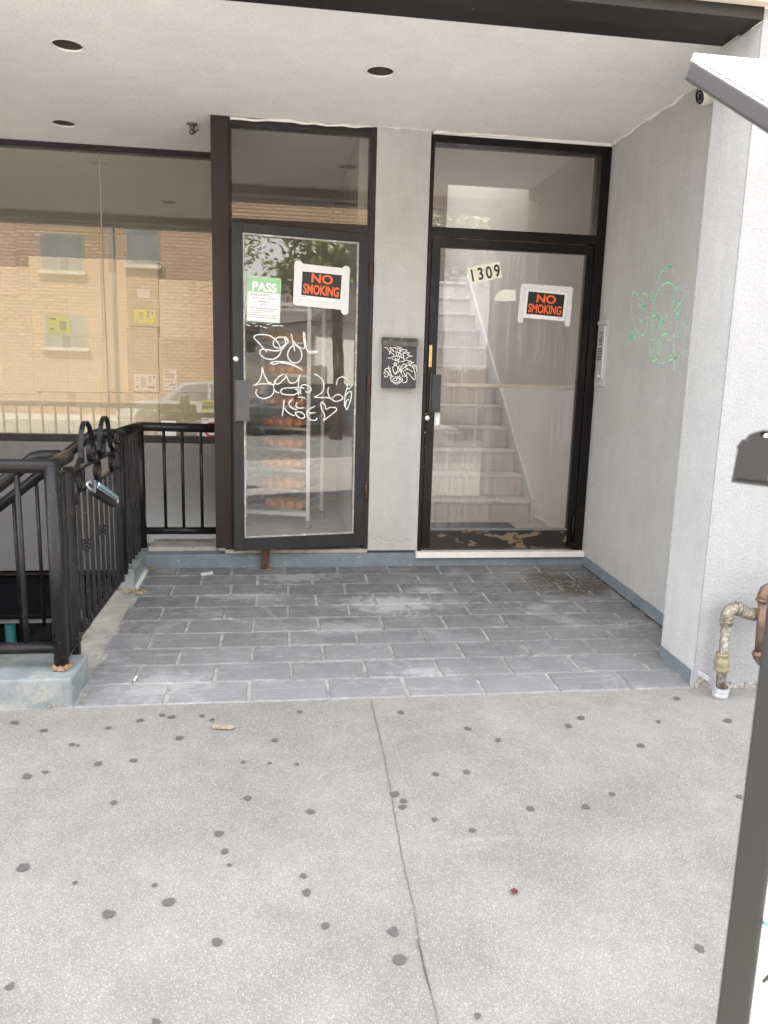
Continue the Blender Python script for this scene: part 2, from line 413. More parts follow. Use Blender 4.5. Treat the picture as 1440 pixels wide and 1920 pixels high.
M_REDP = simple('red_print', (.55, .03, .03), .5)
M_GREEN = simple('green_print', (.27, .52, .30), .5, var=.12, vs=20)
M_PALEGREEN = simple('pale_green_print', (.55, .72, .58), .5)
M_YELLOW = simple('yellow_label', (.78, .74, .10), .5)
M_GREYP = simple('grey_print', (.30, .30, .30), .5)
M_IVORY = simple('ivory_plastic', (.72, .69, .60), .45, var=.04)
M_CARD = simple('cream_cardboard', (.76, .69, .56), .85, var=.07, vs=3, bump=.1, bs=60)
M_CARDG = simple('grey_cardboard', (.58, .53, .41), .85, var=.08, vs=3)
M_ROOMW = simple('interior_wall_paint', (.86, .855, .84), .6, var=.04, vs=2)
M_ROOMD = simple('shop_wall_paint', (.74, .72, .69), .7, var=.1, vs=2)
M_ROOMF = simple('shop_floor', (.40, .39, .37), .5, var=.15, vs=6)
M_RISER = simple('stair_riser_board', (.60, .555, .51), .55, var=.10, vs=5)
M_NOSE = simple('pale_stair_nosing', (.62, .60, .57), .4, var=.08, vs=30)
M_STRINGER = simple('stair_skirt_paint', (.62, .62, .62), .5)
M_MAT = simple('dark_door_mat', (.05, .055, .065), .9, var=.3, vs=40)
M_BRASS = simple('worn_brass', (.55, .38, .16), .38, .9, var=.25, vs=40)
M_RUST = simple('rusty_steel', (.10, .048, .032), .8, .2, var=.5, vs=40, bump=.5)
M_RUSTST = simple('rust_stain', (.26, .155, .08), .95, var=.7, vs=70, blotch=((.24,.20,.16), 60, .56))
M_GUM = simple('gum_spot', (.125, .123, .120), 1.0, var=.06, vs=60, spec=0.0)
M_LEAF = simple('dry_leaf', (.50, .34, .12), .8, var=.4, vs=60)
M_LITTER = simple('paper_scrap', (.68, .67, .64), .8)
M_GLINT = simple('padlock_metal', (.10, .105, .115), .28, .8, var=.2)
M_GLINT2 = simple('padlock_window', (.45, .60, .66), .2, .3)
M_GRAFW = simple('white_marker', (.86, .86, .84), .6, var=.05, vs=50)
M_GRAFG = simple('green_marker', (.30, .85, .45), .8, var=.25, vs=60)
M_DUST = simple('white_paint_speck', (.70, .69, .66), .8)
M_CAULK = simple('white_caulk', (.74, .73, .69), .6, var=.08, vs=20)
M_KIOSK = simple('black_powder_coat', (.010, .010, .0105), .55, var=.1, vs=200)
M_KIOSK2 = simple('glossy_black_plastic', (.005, .005, .006), .42)
M_SOLAR_SHADE = simple('shaded_aluminium_frame', (.055, .055, .062), .40, .2, var=.04)  # aluminium darkened in colour for the shade on the frame's side
M_SOLAR_GLARE = simple('painted_sky_glare', (.78, .80, .82), .5)  # matt white standing in for sky glare on the solar glass
M_POSTER = simple('white_poster', (.82, .86, .88), .4)
M_TEAL = simple('teal_print', (.06, .33, .36), .4)
M_TEALPOST = simple('teal_paint', (.02, .16, .17), .6)
def mottled_pipe():
    t = NT('weathered_gas_pipe')
    c = t.mix(t.ramp(t.noise(16, 6, .7), [(.35, 0), (.62, 1)]), (.13, .092, .058), (.24, .21, .16))
    c = t.mix(t.ramp(t.noise(45, 6, .75), [(.50, 0), (.58, 1)]), c, (.33, .335, .31))
    c = t.mix(t.ramp(t.noise(55, 5, .7, t.mp((1,1,1),(4,4,4))), [(.60, 0), (.66, 1)]), c, (.16, .10, .06))
    t.bsdf(c, .5, .15, t.bump(t.noise(120, 4), .3, .002)); return t.m
M_PIPE = mottled_pipe()
def bronze_pipe():
    t = NT('bronze_gas_pipe')
    c = t.mix(t.ramp(t.noise(18, 6, .7), [(.3, 0), (.7, 1)]), (.10, .06, .043), (.23, .16, .11))
    c = t.mix(t.ramp(t.noise(50, 5, .7), [(.62, 0), (.68, 1)]), c, (.6, .58, .52))
    t.bsdf(c, .38, .35, t.bump(t.noise(150, 4), .2, .002)); return t.m
M_PIPEB = bronze_pipe()
M_CLAMP = simple('galvanised_strap', (.55, .57, .62), .45, .5, var=.1, vs=30)
def bread():
    t = NT('baked_crust')
    c = t.mix(t.ramp(t.noise(11, 5, .6), [(.3, 0), (.7, 1)]), (.30, .06, .010), (.74, .30, .055))
    sd = t.ramp(t.vor(150), [(.1, 1), (.2, 0)])
    c = t.mix(t.math('MULTIPLY', sd, .3), c, (.65, .52, .3))
    t.bsdf(c, .33, 0, t.bump(t.noise(40, 4), .2, .004), .5); return t.m
M_BREAD = bread()
def glass(name, base=.05, dirt=.05, dcol=(.72, .72, .72), tint=(.93, .95, .93), grid=0.0, streak=0.0, seed=0.0, zlo=None, wavy=0.0):
    t = NT(name)
    tr = t.n.new('ShaderNodeBsdfTransparent'); tr.inputs[0].default_value = (*tint, 1)
    gl = t.n.new('ShaderNodeBsdfGlossy'); gl.inputs['Roughness'].default_value = 0.0
    fr = t.n.new('ShaderNodeFresnel'); fr.inputs['IOR'].default_value = 1.5
    if wavy:
        nb = t.bump(t.noise(2.3, 3, .5), wavy, .02); t.L(nb, gl.inputs['Normal'])
    fac = t.math('ADD', fr.outputs[0], base)
    mx = t.n.new('ShaderNodeMixShader'); t.L(fac, mx.inputs[0]); t.L(tr.outputs[0], mx.inputs[1]); t.L(gl.outputs[0], mx.inputs[2])
    df = t.n.new('ShaderNodeBsdfDiffuse'); df.inputs[0].default_value = (*dcol, 1)
    d = t.math('MULTIPLY', t.ramp(t.noise(2.2, 7, .7, t.mp((1, 1, 1), (seed, seed, seed))), [(.3, .35), (.75, 1.0)]), dirt)
    sp = t.ramp(t.vor(42, vec=t.mp((1, 1, 1), (seed, 0, 0))), [(.05, 1), (.08, 0)])
    d = t.math('ADD', d, t.math('MULTIPLY', t.math('MULTIPLY', sp, t.ramp(t.noise(5, 3), [(.5, 0), (.6, 1)])), .35))
    if streak:
        st = t.noise(1, 6, .72, t.mp((55, 55, 1.6), (seed, seed, 0)))
        zone = t.ramp(t.noise(1.6, 3, .5, t.mp((1, 1, 1), (seed*3+1, 0, 2))), [(.38, 0), (.6, 1)])
        d = t.math('ADD', d, t.math('MULTIPLY', t.math('MULTIPLY', t.ramp(st, [(.48, 0), (.70, 1)]), zone), streak))
    if zlo is not None:
        sep = t.n.new('ShaderNodeSeparateXYZ'); t.L(t.tc.outputs['Object'], sep.inputs[0])
        mr = t.n.new('ShaderNodeMapRange'); t.L(sep.outputs[2], mr.inputs[0])
        mr.inputs[1].default_value = zlo[1]; mr.inputs[2].default_value = zlo[0]; mr.inputs[4].default_value = zlo[2]
        d = t.math('ADD', d, mr.outputs[0])
    if grid:
        w = []
        for ax in (0, 2):
            sep = t.n.new('ShaderNodeSeparateXYZ'); t.L(t.tc.outputs['Object'], sep.inputs[0])
            f = t.math('FRACT', t.math('MULTIPLY', sep.outputs[ax], 1/.0125))
            w.append(t.math('LESS_THAN', f, .20))
        g = t.math('MAXIMUM', w[0], w[1])
        d = t.math('ADD', d, t.math('MULTIPLY', g, grid))
    m2 = t.n.new('ShaderNodeMixShader'); 
    cl = t.math('MINIMUM', d, .85)
    t.L(cl, m2.inputs[0]); t.L(mx.outputs[0], m2.inputs[1]); t.L(df.outputs[0], m2.inputs[2])
    t.L(m2.outputs[0], t.out.inputs[0]); return t.m
G_WIN = glass('shop_window_glass', .042, .055, (.74, .68, .54), (.985, .98, .955), grid=.08, seed=1)
G_DOORL = glass('bakery_door_glass', .026, .012, (.75, .75, .74), (.985, .99, .985), seed=4, zlo=(.25, .55, .10), wavy=.02)
G_TRANSL = glass('transom_glass', .035, .02, (.6, .56, .5), (.92, .915, .9), seed=8)
G_DOORR = glass('stair_door_glass', .0, .055, (.85, .85, .85), (.99, .99, .99), streak=.17, seed=12, wavy=.03)
G_TRANSR = glass('stair_transom_glass', .03, .03, (.7, .68, .6), (.96, .955, .94), seed=15)
def brick(name, c1, c2, mort, plane='xz'):
    t = NT(name)
    rot = (math.pi/2, 0, 0) if plane == 'xz' else (math.pi/2, 0, math.pi/2)
    b = t.n.new('ShaderNodeTexBrick'); sep = t.n.new('ShaderNodeSeparateXYZ'); t.L(t.tc.outputs['Object'], sep.inputs[0])
    cb = t.n.new('ShaderNodeCombineXYZ'); t.L(sep.outputs[0 if plane == 'xz' else 1], cb.inputs[0]); t.L(sep.outputs[2], cb.inputs[1]); t.L(cb.outputs[0], b.inputs['Vector'])
    b.inputs['Scale'].default_value = 1.0; b.inputs['Brick Width'].default_value = .32; b.inputs['Row Height'].default_value = .112
    b.inputs['Mortar Size'].default_value = .024
    b.inputs['Color1'].default_value = (*c1, 1); b.inputs['Color2'].default_value = (*c2, 1); b.inputs['Mortar'].default_value = (*mort, 1)
    t.bsdf(b.outputs[0], .85, 0, None, .2); return t.m
M_BRICKO = brick('orange_brick', (.42, .275, .165), (.345, .215, .12), (.13, .10, .08))
M_BRICKR = brick('red_brick', (.30, .11, .07), (.24, .085, .06), (.32, .28, .24))
M_FOL = simple('leaf_green', (.15, .20, .045), .6, var=.45, vs=30)
M_BARK = simple('bark', (.11, .085, .065), .9, var=.4, vs=20, bump=.8, bs=40)
M_CARW = simple('grey_car_paint', (.30, .31, .32), .2, var=.02)
M_CARB = simple('dark_car_paint', (.06, .07, .08), .2, var=.02)
M_CARG = simple('car_window_glass', (.12, .13, .14), .05)
M_TYRE = simple('tyre_rubber', (.02, .02, .02), .9)
M_SIDING = simple('pale_siding', (.62, .60, .55), .7, var=.08, vs=3)
M_ROOF = simple('shingle_roof', (.12, .11, .11), .9, var=.3, vs=20)
M_FENCE = simple('grey_wood_fence', (.22, .19, .16), .9, var=.3, vs=15)
M_BLIND = simple('dim_window_pane', (.10, .12, .13), .12, var=.3, vs=2)

# ------------------------------------------------------------------ ground
DT = 1.985                       # depth of the tiled forecourt
EX0, EX1 = -1.21, 1.885
X_PIL = 1.644
bm = B()
for x0, x1 in ((-30, 30),):
    y1, y2 = -DT, -8.6
    poly(bm, [(x0,y1,-.1008),(x0,y2,floor_z(y2)),(x1,y2,floor_z(y2)),(x1,y1,-.1008)])
sidewalk = obj('sidewalk', bm, M_CONC, kind='structure')
# sealed joint, irregular
bm = B(); pts = []
jp = [onfloor(x, y) for x, y in [(696,1315),(704,1350),(716,1400),(730,1470),(742,1540),(756,1620),(775,1700),(790,1790),(806,1860),(824,1930)]]
jp = jp + [V((jp[-1].x*.5+.06, -7.0, floor_z(-7.0)))]
fine = smooth_curve([tuple(q) for q in jp], 14)
prev = None
for i, q in enumerate(fine):
    j = .0035*mnoise.noise(V((i*.35, 0, 0))); w = .0014+.0009*abs(mnoise.noise(V((i*.9, 3, 0))))
    a = bm.verts.new((q[0]-w+j, q[1], q[2]+.004)); b = bm.verts.new((q[0]+w+j, q[1], q[2]+.004))
    if prev: bm.faces.new((prev[0], a, b, prev[1]))
    prev = (a, b)
obj('expansion_joint', bm, simple('joint_dirt', (.14, .125, .105), .95, var=.4, vs=50), sidewalk)
bm = B(); box(bm, (-60,-8.75,-.45), (60,-8.6,-.298), .015); obj('street_curb', bm, M_LEDGE, kind='structure')
bm = B(); poly(bm, [(-150,-17.2,-.40),(-150,-8.7,-.40),(150,-8.7,-.40),(150,-17.2,-.40)][::-1]); obj('road', bm, M_ASPHALT, kind='structure')
bm = B(); poly(bm, [(-150,-150,-.42),(150,-150,-.42),(150,-8.65,-.42),(-150,-8.65,-.42)]); obj('ground', bm, simple('dusty_ground', (.24,.23,.21), .95), kind='structure')
bm = B(); box(bm, (-60,-19.9,-.41), (60,-17.2,-.26), .02); obj('far_sidewalk', bm, M_CONC, kind='structure')

# tiled forecourt: mortar bed + single tiles
bm = B(); poly(bm, [(EX0,-DT,-SL*DT-.001),(X_PIL+.26,-DT,-SL*DT-.001),(X_PIL+.26,.02,.001),(EX0,.02,.001)])
bed = obj('tiled_forecourt', bm, M_GROUT, kind='structure')
bm = B(); RH, TW, G = DT/9.93, .361, .0145
tint = []
x_row1 = onfloor(468.5, 1303).x
for r in range(10):
    y0 = -DT + r*RH + (G*.5 if r else .003); y1 = min(-DT + (r+1)*RH - G*.5, -.004)
    x = x_row1 - 12*TW + (TW/2 if r % 2 else 0) + rnd.uniform(-.012, .012)
    while x < EX1:
        a, b = x+G*.5, x+TW-G*.5
        a2, b2 = max(a, EX0+.002), min(b, EX1-.01)
        if b2-a2 > .03:
            dz = .004+rnd.uniform(-.0008, .0012); n0 = len(bm.faces)
            jx = [rnd.uniform(-.003, .003) for _ in range(4)]; jy = [rnd.uniform(-.0025, .0025) for _ in range(4)]
            q = [(a2+jx[0],y0+jy[0]),(b2+jx[1],y0+jy[1]),(b2+jx[2],y1+jy[2]),(a2+jx[3],y1+jy[3])]
            e = .004
            top = [bm.verts.new((u+(e if k in (0,3) else -e), v+(e if k < 2 else -e), SL*v+dz+.002)) for k, (u, v) in enumerate(q)]
            low = [bm.verts.new((u, v, SL*v-.004)) for u, v in q]
            bm.faces.new(top)
            for k in range(4): bm.faces.new((low[k], low[(k+1)%4], top[(k+1)%4], top[k]))
            tint += [rnd.random()]*5
        x += TW
obj_t = obj('slate_tiles', bm, M_SLATE, bed)
at = obj_t.data.attributes.new('tint', 'FLOAT', 'FACE'); at.data.foreach_set('value', tint)
# bare strip beside the gate
bm = B(); poly(bm, [(-1.36,-1.70,SL*-1.7-.002),(EX0-.001,-1.70,SL*-1.7-.002),(EX0-.001,-.43,SL*-.43-.002),(-1.36,-.43,SL*-.43-.002)])
obj('gate_threshold', bm, M_LEDGE, kind='structure')
bm = B(); prism(bm, [(-1.36,-1.70,SL*-1.7-.004),(-1.36,-.43,SL*-.43-.004),(-1.36,-.43,-.3),(-1.36,-1.70,-.3)], (.149,0,0)); obj('stair_landing', bm, M_LEDGE, kind='structure')

# ------------------------------------------------------------------ shop building
H = 2.912
shop = thing('shop_building', (0,0,0), 'grey stucco shopfront with white soffit, two dark framed doors and a recessed window', 'building')
def part(name, bm, m, parent=shop, label=None, **k): return obj(name, bm, m, parent, label, **k)
# soffit with three round holes
def can_px(x, y): p = onZ(x, y, 2.9); return (p.x, p.y)
cans = [can_px(127, 90), can_px(120, 235), can_px(713, 139)]
bm = B(); R_CAN = .072
outer = [(-4.6,-1.72),(1.9,-1.72),(1.9,-.9)]
outer += [(1.9,-.0),( .645,.0),(.645,.06),(.29,.06),(.29,.02),(-.76,.02),(-.76,WY+.03),(-4.6,WY+.03)]
def loop(bm, pts, z):
    vs = [bm.verts.new((x, y, z)) for x, y in pts]
    return [bm.edges.new((vs[i], vs[(i+1)%len(vs)])) for i in range(len(vs))]
es = loop(bm, outer, H)
for cx, cy in cans: es += loop(bm, [(cx+R_CAN*math.cos(a*math.pi/16), cy+R_CAN*math.sin(a*math.pi/16)) for a in range(32)], H)
bmesh.ops.triangle_fill(bm, edges=es, use_beauty=True)
soffit = part('soffit', bm, M_SOFFIT)
# wavy caulk beads where the soffit meets the walls
bm = B()
def bead(a, b, r, amp, n):
    a, b = V(a), V(b); pts = []; rr = []
    for i in range(n+1):
        p = a.lerp(b, i/n); p += V((0, 0, amp*mnoise.noise(V((i*.37, a.x, a.y))))); pts.append(p); rr.append(r*(1+.5*mnoise.noise(V((i*.6, 2+a.x, 5)))))
    tube(bm, pts, rr, 6)
bead((1.882,-1.66,H-.004), (1.882,0,H-.002), .011, .022, 30)
bead((.655,-.004,H-.010), (1.88,-.004,H+.012), .010, .008, 24)
bead((.30,-.004,H+.002), (.645,-.004,H+.002), .006, .006, 12)
bead((-.64,-.003,H-.012), (.26,-.003,H-.006), .008, .010, 24)
part('caulk', bm, M_CAULK, soffit)
bm = B(); box(bm, (.655,-.002,2.893), (1.885,.03,2.95)); part('plaster_strip', bm, M_SOFFIT, soffit)
# front beam
bm = B(); box(bm, (-4.6,-1.995,2.828), (X_PIL-.002,-1.845,3.2)); beam = part('beam', bm, M_IVORYEDGE)
bm = B(); box(bm, (-4.6,-1.845,2.842), (X_PIL-.002,-1.695,3.2)); part('beam_groove', bm, M_BEAM2, beam)
bm = B(); box(bm, (-4.6,-2.05,2.872), (3.2,-1.998,3.0), .006); box(bm, (-4.6,-2.09,3.004), (3.2,-1.998,3.2), .012)
part('stone_fascia', bm, M_CREAM)
bm = B(); box(bm, (-7,-2.02,3.202), (8,-1.8,4.15)); part('upper_wall', bm, M_CREAM)
bm = B(); box(bm, (-7,-1.8,3.0), (-6.8,6,4.15)); box(bm, (7.8,-1.8,3.0), (8,6,4.15)); box(bm, (-7,6,-.4), (8,6.2,4.15)); box(bm, (-6.8,-1.8,4.0), (.3,6,4.15)); box(bm, (2.0,-1.8,4.0), (7.8,6,4.15)); box(bm, (.3,-1.8,4.0), (2.0,1.5,4.15)); box(bm, (-4.5,5.62,4.15), (4,5.8,13)); part('outer_wall_and_sun_block', bm, M_CREAM)  # unseen roof gap over stairs and tall rear wall, both added to shape daylight
# right wall, pilaster, front wall
bm = B(); box(bm, (1.885,-1.66,-.2), (2.2,.25,3.0)); rwall = part('side_wall', bm, M_WALL)
bm = B(); box(bm, (X_PIL,-DT+.004,-.2), (2.2,-1.661,2.827)); pil = part('pilaster', bm, M_PIL)
bm = B(); box(bm, (X_PIL-.0005,-DT-.006,-.2), (7.8,-DT+.003,2.871)); box(bm, (2.2,-DT+.003,-.2), (7.8,-1.7,2.871)); front = part('front_wall', bm, M_FRONT)
# broken render at the foot of the front corner
bm = B()
top_ = []; low_ = []
for i in range(90):
    x = X_PIL+.008+i*.011; h = .012+.040*max(0, mnoise.noise(V((i*.23, 1, 0)))+.25) + (.045*max(0, 1-abs(i-4)/5)) + .008*rnd.random()
    top_.append(bm.verts.new((x,-DT-.0075,-.103+h))); low_.append(bm.verts.new((x,-DT-.012-.006*rnd.random(),-.103)))
for i in range(89): bm.faces.new((low_[i], low_[i+1], top_[i+1], top_[i]))
part('broken_render', bm, simple('broken_render', (.27,.255,.23), .95, var=.7, vs=60, bump=.8, bs=90), front)
# base bands (painted skirting): on the side wall, the pilaster
def band_h(y): return SL*y + .086
bm = B(); n = 14
vs_t = []; 
for i in range(n+1):
    y = -1.658 + (1.658-.012)*i/n; w = .004*mnoise.noise(V((i*.9, 0, 4)))
    vs_t.append((bm.verts.new((1.8815,y,SL*y-.01)), bm.verts.new((1.8815,y,band_h(y)+w))))
for a, b in zip(vs_t, vs_t[1:]): bm.faces.new((a[0], b[0], b[1], a[1]))
part('base_band', bm, M_BAND, rwall)
bm = B(); vs_t = []
for i in range(9):
    y = -DT+.02 + (.30)*i/8
    vs_t.append((bm.verts.new((X_PIL-.0035,y,SL*y-.01)), bm.verts.new((X_PIL-.0035,y,SL*y+.083+.004*mnoise.noise(V((i*.9, 0, 9)))))))
for a, b in zip(vs_t, vs_t[1:]): bm.faces.new((a[0], b[0], b[1], a[1]))
part('base_band', bm, M_BAND, pil)
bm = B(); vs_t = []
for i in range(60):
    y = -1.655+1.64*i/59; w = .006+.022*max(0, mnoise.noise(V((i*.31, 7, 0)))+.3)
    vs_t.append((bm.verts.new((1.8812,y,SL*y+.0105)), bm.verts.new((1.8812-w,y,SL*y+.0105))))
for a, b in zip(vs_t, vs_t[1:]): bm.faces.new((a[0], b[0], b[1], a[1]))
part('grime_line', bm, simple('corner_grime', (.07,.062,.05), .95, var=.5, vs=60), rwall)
# pier between the doors
bm = B(); box(bm, (.29,.0,.118), (.645,.25,2.98), .004); pier = part('pier', bm, M_PIER)
bm = B(); stroke(bm, FAC, [FAC.px(x, y) for x, y in [(697,1012),(712,1006),(728,1014),(740,1011),(752,1017),(764,1010),(774,1016)]], .003, .0012, .5); part('crack', bm, simple('crack_dirt', (.25,.24,.23)), pier)
# riser along the back of the forecourt
bm = B(); box(bm, (-1.235,-.012,-.02), (1.884,.10,.100), .006); riser = part('step', bm, M_BAND)
bm = B(); box(bm, (-.70,-.006,.1015), (.288,.10,.128), .006); part('concrete_sill', bm, M_LEDGE, riser)
bm = B(); box(bm, (.632,-.045,.070), (1.884,.03,.112), .004); part('white_sill', bm, M_WHITE_SILL, riser)
# brown post at the left of the bakery door
bm = B(); box(bm, (-.762,.0,.14), (-.652,.25,2.95), .003); box(bm, (-.762,.25,.14), (-.70,WY,2.95)); part('post', bm, M_BROWN)

# ---- left door frame, transom and door
bm = B()
box(bm, (-.6515,.012,.14), (-.640,.13,2.95)); box(bm, (.249,.012,.128), (.2895,.13,2.95), .002)
box(bm, (-.64,.012,2.254), (.249,.12,2.312), .002); box(bm, (-.64,.012,2.872), (.249,.12,2.95), .002)
fl = part('door_frame', bm, M_BROWN, label='brown frame of the bakery door')
bm = B(); box(bm, (-.64,.05,2.312), (.249,.055,2.872)); part('transom_pane', bm, G_TRANSL, fl)
DW = .905
door_l = thing('door', (0,0,0), 'charcoal bakery door with a tall graffitied glass pane, standing ajar', None)
door_l.parent = shop
bm = B()
zb, zt = .157, 2.252; gl0, gl1 = .245, 2.195
fbox(bm, DL, -DW,-DW+.068,zb,zt,-.045,0,.002); fbox(bm, DL, -.078,-.006,zb,zt,-.045,0,.002)
fbox(bm, DL, -DW+.068,-.078,zb,gl0,-.0448,-.0008,.002); fbox(bm, DL, -DW+.068,-.078,gl1,zt,-.0448,-.0008,.002)
part('door_leaf', bm, M_CHAR, door_l)
bm = B(); e = .010
fbox(bm, DL, -DW+.0685,-.0785,gl0-.001,gl0+e,-.030,-.003); fbox(bm, DL, -DW+.0685,-.0785,gl1-e,gl1+.001,-.030,-.003)
fbox(bm, DL, -DW+.0675,-DW+.068+e,gl0+e,gl1-e,-.030,-.003); fbox(bm, DL, -.078-e,-.0775,gl0+e,gl1-e,-.030,-.003)
part('glazing_bead', bm, simple('pale_putty', (.34,.33,.31), .7, var=.3, vs=40, blotch=((.6,.59,.56), 18, .56)), door_l)
bm = B(); fbox(bm, DL, -DW+.07,-.08,gl0+.002,gl1-.002,-.022,-.018); part('pane', bm, G_DOORL, door_l)
u0, v0 = DL.px(441,789); u1, v1 = DL.px(466,713)
bm = B(); fbox(bm, DL, u0,u1,v0,v1,.003,.035,.003)
for k in range(4): fbox(bm, DL, u0+.006+k*(u1-u0-.012)/3.6,u0+.014+k*(u1-u0-.012)/3.6,v0+.004,v1-.004,.035,.039)
fbox(bm, DL, u0-.006,u0+.006,v0-.004,v1+.003,-.001,.012)
part('handle', bm, simple('grey_handle', (.085,.085,.092), .4), door_l)
u, v = DL.px(442,673); bm = B(); lathe(bm, [(.018,0),(.018,.008),(.013,.012),(.006,.013)], DL.p(u,v,0), DL.N, 20); part('lock', bm, M_STEEL, door_l)
for y in (2.0, 1.28, .55):
    bm = B(); tube(bm, [V((.268,-.010,y-.062)), V((.268,-.010,y+.062))], .010, 10); part('hinge', bm, M_RUST, door_l)
# white marker graffiti on the glass
def G1(pts): return [DL.px(465+x/7.2, 610+y/7.2, 0) for x, y in pts]
bm = B()
for s in [
  [(265,360),(215,310),(150,235),(88,165),(120,130),(210,122),(300,140),(370,185),(420,250),(450,320),(440,380),(400,430),(330,460),(240,445),(180,400),(165,350),(200,322),(280,330),(380,345),(460,325),(510,270),(550,210),(520,165),(480,155)],
  [(480,160),(420,160),(365,195),(345,250),(375,295),(430,305),(490,270),(515,220),(490,165),(530,190),(555,235)],
  [(590,115),(605,180),(620,260),(640,350),(625,300),(610,240)],
  [(640,270),(590,290),(545,370),(550,440),(600,495),(670,505),(720,460),(735,390),(710,320),(660,275),(640,265)],
  [(600,180),(640,240),(700,290),(770,310),(765,220),(755,130),(762,88),(775,130),(785,260),(810,340),(860,375),(950,355),(900,350),(830,350)],
  [(300,510),(360,490),(460,490),(560,505),(650,545),(740,600),(640,550),(540,520),(440,505),(360,525),(300,510)],
  [(65,820),(120,790),(165,740),(190,660),(200,565),(215,640),(250,720),(280,770),(320,770)],
  [(65,820),(150,795),(260,790),(340,800),(355,850),(350,910),(310,960),(230,990),(150,970),(110,910),(125,865)],
  [(490,655),(430,690),(375,750),(352,830),(375,890),(430,915)],
  [(355,745),(385,790),(430,785),(480,740),(520,690),(512,650),(540,720),(575,775),(630,775),(675,740),(708,665),(690,760),(685,860),(690,950)],
  [(770,850),(690,840),(600,845),(500,850),(450,880),(470,925),(560,940),(640,935),(680,900)],
  [(640,860),(680,880),(730,930)],
  [(720,930),(715,850),(735,810),(790,805),(840,830),(860,870),(830,905),(780,895)],
  [(680,975),(720,970),(780,985)], [(735,955),(738,1020)],
  [(895,655),(950,680),(1000,720),(1030,780),(1030,850),(1010,900),(960,940),(905,970),(980,975),(1060,975),(1130,990)],
  [(1100,835),(1085,890),(1100,950),(1130,990),(1180,1025),(1240,1020),(1290,985),(1250,940),(1190,945),(1150,985)],
  [(1205,805),(1215,740),(1260,700),(1320,705),(1355,750),(1345,820),(1370,860),(1415,805)],
  [(1355,740),(1350,830),(1320,940),(1310,1100)],
  [(1330,945),(1370,900),(1405,905),(1400,980),(1370,1080),(1340,1140),(1325,1090),(1340,1020),(1375,1000)],
  [(495,1005),(485,1100),(470,1230)], [(490,1110),(540,1170),(600,1210),(640,1222)],
  [(605,1000),(565,1040),(565,1080),(610,1125),(670,1140)], [(670,1040),(655,1090),(700,1120),(760,1110)],
  [(640,1180),(700,1170),(760,1200),(770,1245),(720,1255),(670,1225),(645,1185)],
  [(915,1090),(860,1120),(800,1170),(830,1260),(890,1285),(935,1275),(935,1245)], [(800,1170),(860,1185),(920,1180)],
  [(1060,1135),(1050,1080),(1010,1040),(990,1070),(1010,1150),(1045,1220),(1030,1285),(1090,1240),(1200,1150),(1190,1115),(1120,1110),(1065,1140)],
  [(885,930),(900,938)]]:
    stroke(bm, DL, G1(s), .0062, -.0165, .2, 6)
part('graffiti', bm, M_GRAFW, door_l, label='white marker scrawl with a small heart')

# ---- right door frame, transom and door
bm = B()
box(bm, (.648,.0,.113), (.672,.13,2.892), .002); box(bm, (1.815,.0,.113), (1.8805,.13,2.892), .002)
box(bm, (.672,.0,2.262), (1.815,.12,2.322), .002); box(bm, (.672,.0,2.845), (1.815,.12,2.892), .002)
fr_ = part('door_frame', bm, M_BLACKF, label='black frame of the stair door')
bm = B(); box(bm, (.672,.045,2.322), (1.815,.05,2.845)); part('transom_pane', bm, G_TRANSR, fr_)
door_r = thing('door', (0,0,0), 'black framed glass street door to the stairs, closed, paint flaked along its foot', None); door_r.parent = shop
bm = B(); zb, zt, g0, g1 = .128, 2.254, .272, 2.195
box(bm, (.677,.008,zb), (.737,.052,zt), .002); box(bm, (1.757,.008,zb), (1.809,.052,zt), .002)
box(bm, (.737,.0088,g1), (1.757,.0512,zt), .002)
part('door_leaf', bm, M_BLACKF, door_r)
bm = B(); box(bm, (.737,.0088,zb), (1.757,.0512,g0-.012), .002); part('kick_rail', bm, M_KICK, door_r)
bm = B(); box(bm, (.737,.006,g0-.0115), (1.757,.045,g0), .002); part('glazing_bead', bm, simple('dusty_bead', (.16,.155,.15), .7, var=.3, vs=30), door_r)
bm = B(); box(bm, (.737,.028,g0), (1.757,.032,g1)); part('pane', bm, G_DOORR, door_r)
z = FAC.px(960,724)[1]
bm = B(); box(bm, (.738,.060,z-.012), (1.756,.085,z+.012), .003); part('push_bar', bm, simple('tan_bar', (.48,.42,.34), .4), door_r)
def fpx(x0,y0,x1,y1): a = FAC.px(x0,y1); b = FAC.px(x1,y0); return a[0], b[0], a[1], b[1]
u0,u1,v0,v1 = fpx(807,702,826,772)
bm = B(); fbox(bm, FAC, u0,u1,v0,v1,.004,.034,.003)
for k in range(3): fbox(bm, FAC, u0+.008+k*.021,u0+.016+k*.021,v0+.004,v1-.004,.034,.038)
fbox(bm, FAC, u0-.012,u0+.002,v0-.004,v1+.006,-.009,.014)
part('handle', bm, simple('black_handle', (.03,.03,.033), .4), door_r)
u0,u1,v0,v1 = fpx(804,647,811,688); bm = B(); fbox(bm, FAC, u0,u1,v0,v1,-.0085,-.004,.001); fbox(bm, FAC, u0+.006,u1-.006,v0+.03,v1-.03,-.004,-.001,.001); part('latch_plate', bm, M_BRASS, door_r)
u, v = FAC.px(801.5,784); bm = B(); lathe(bm, [(.019,0),(.019,.008),(.014,.012),(.005,.013)], FAC.p(u,v,-.010), FAC.N, 20); part('lock', bm, M_STEEL, door_r)
bm = B()
for x, y, r in [(798,811,.006),(799,776,.004),(800,792,.004),(796,838,.003),(795,860,.003),(794,884,.003)]:
    u, v = FAC.px(x,y); lathe(bm, [(r,0),(r,.001)], FAC.p(u,v,-.0095), FAC.N, 10)
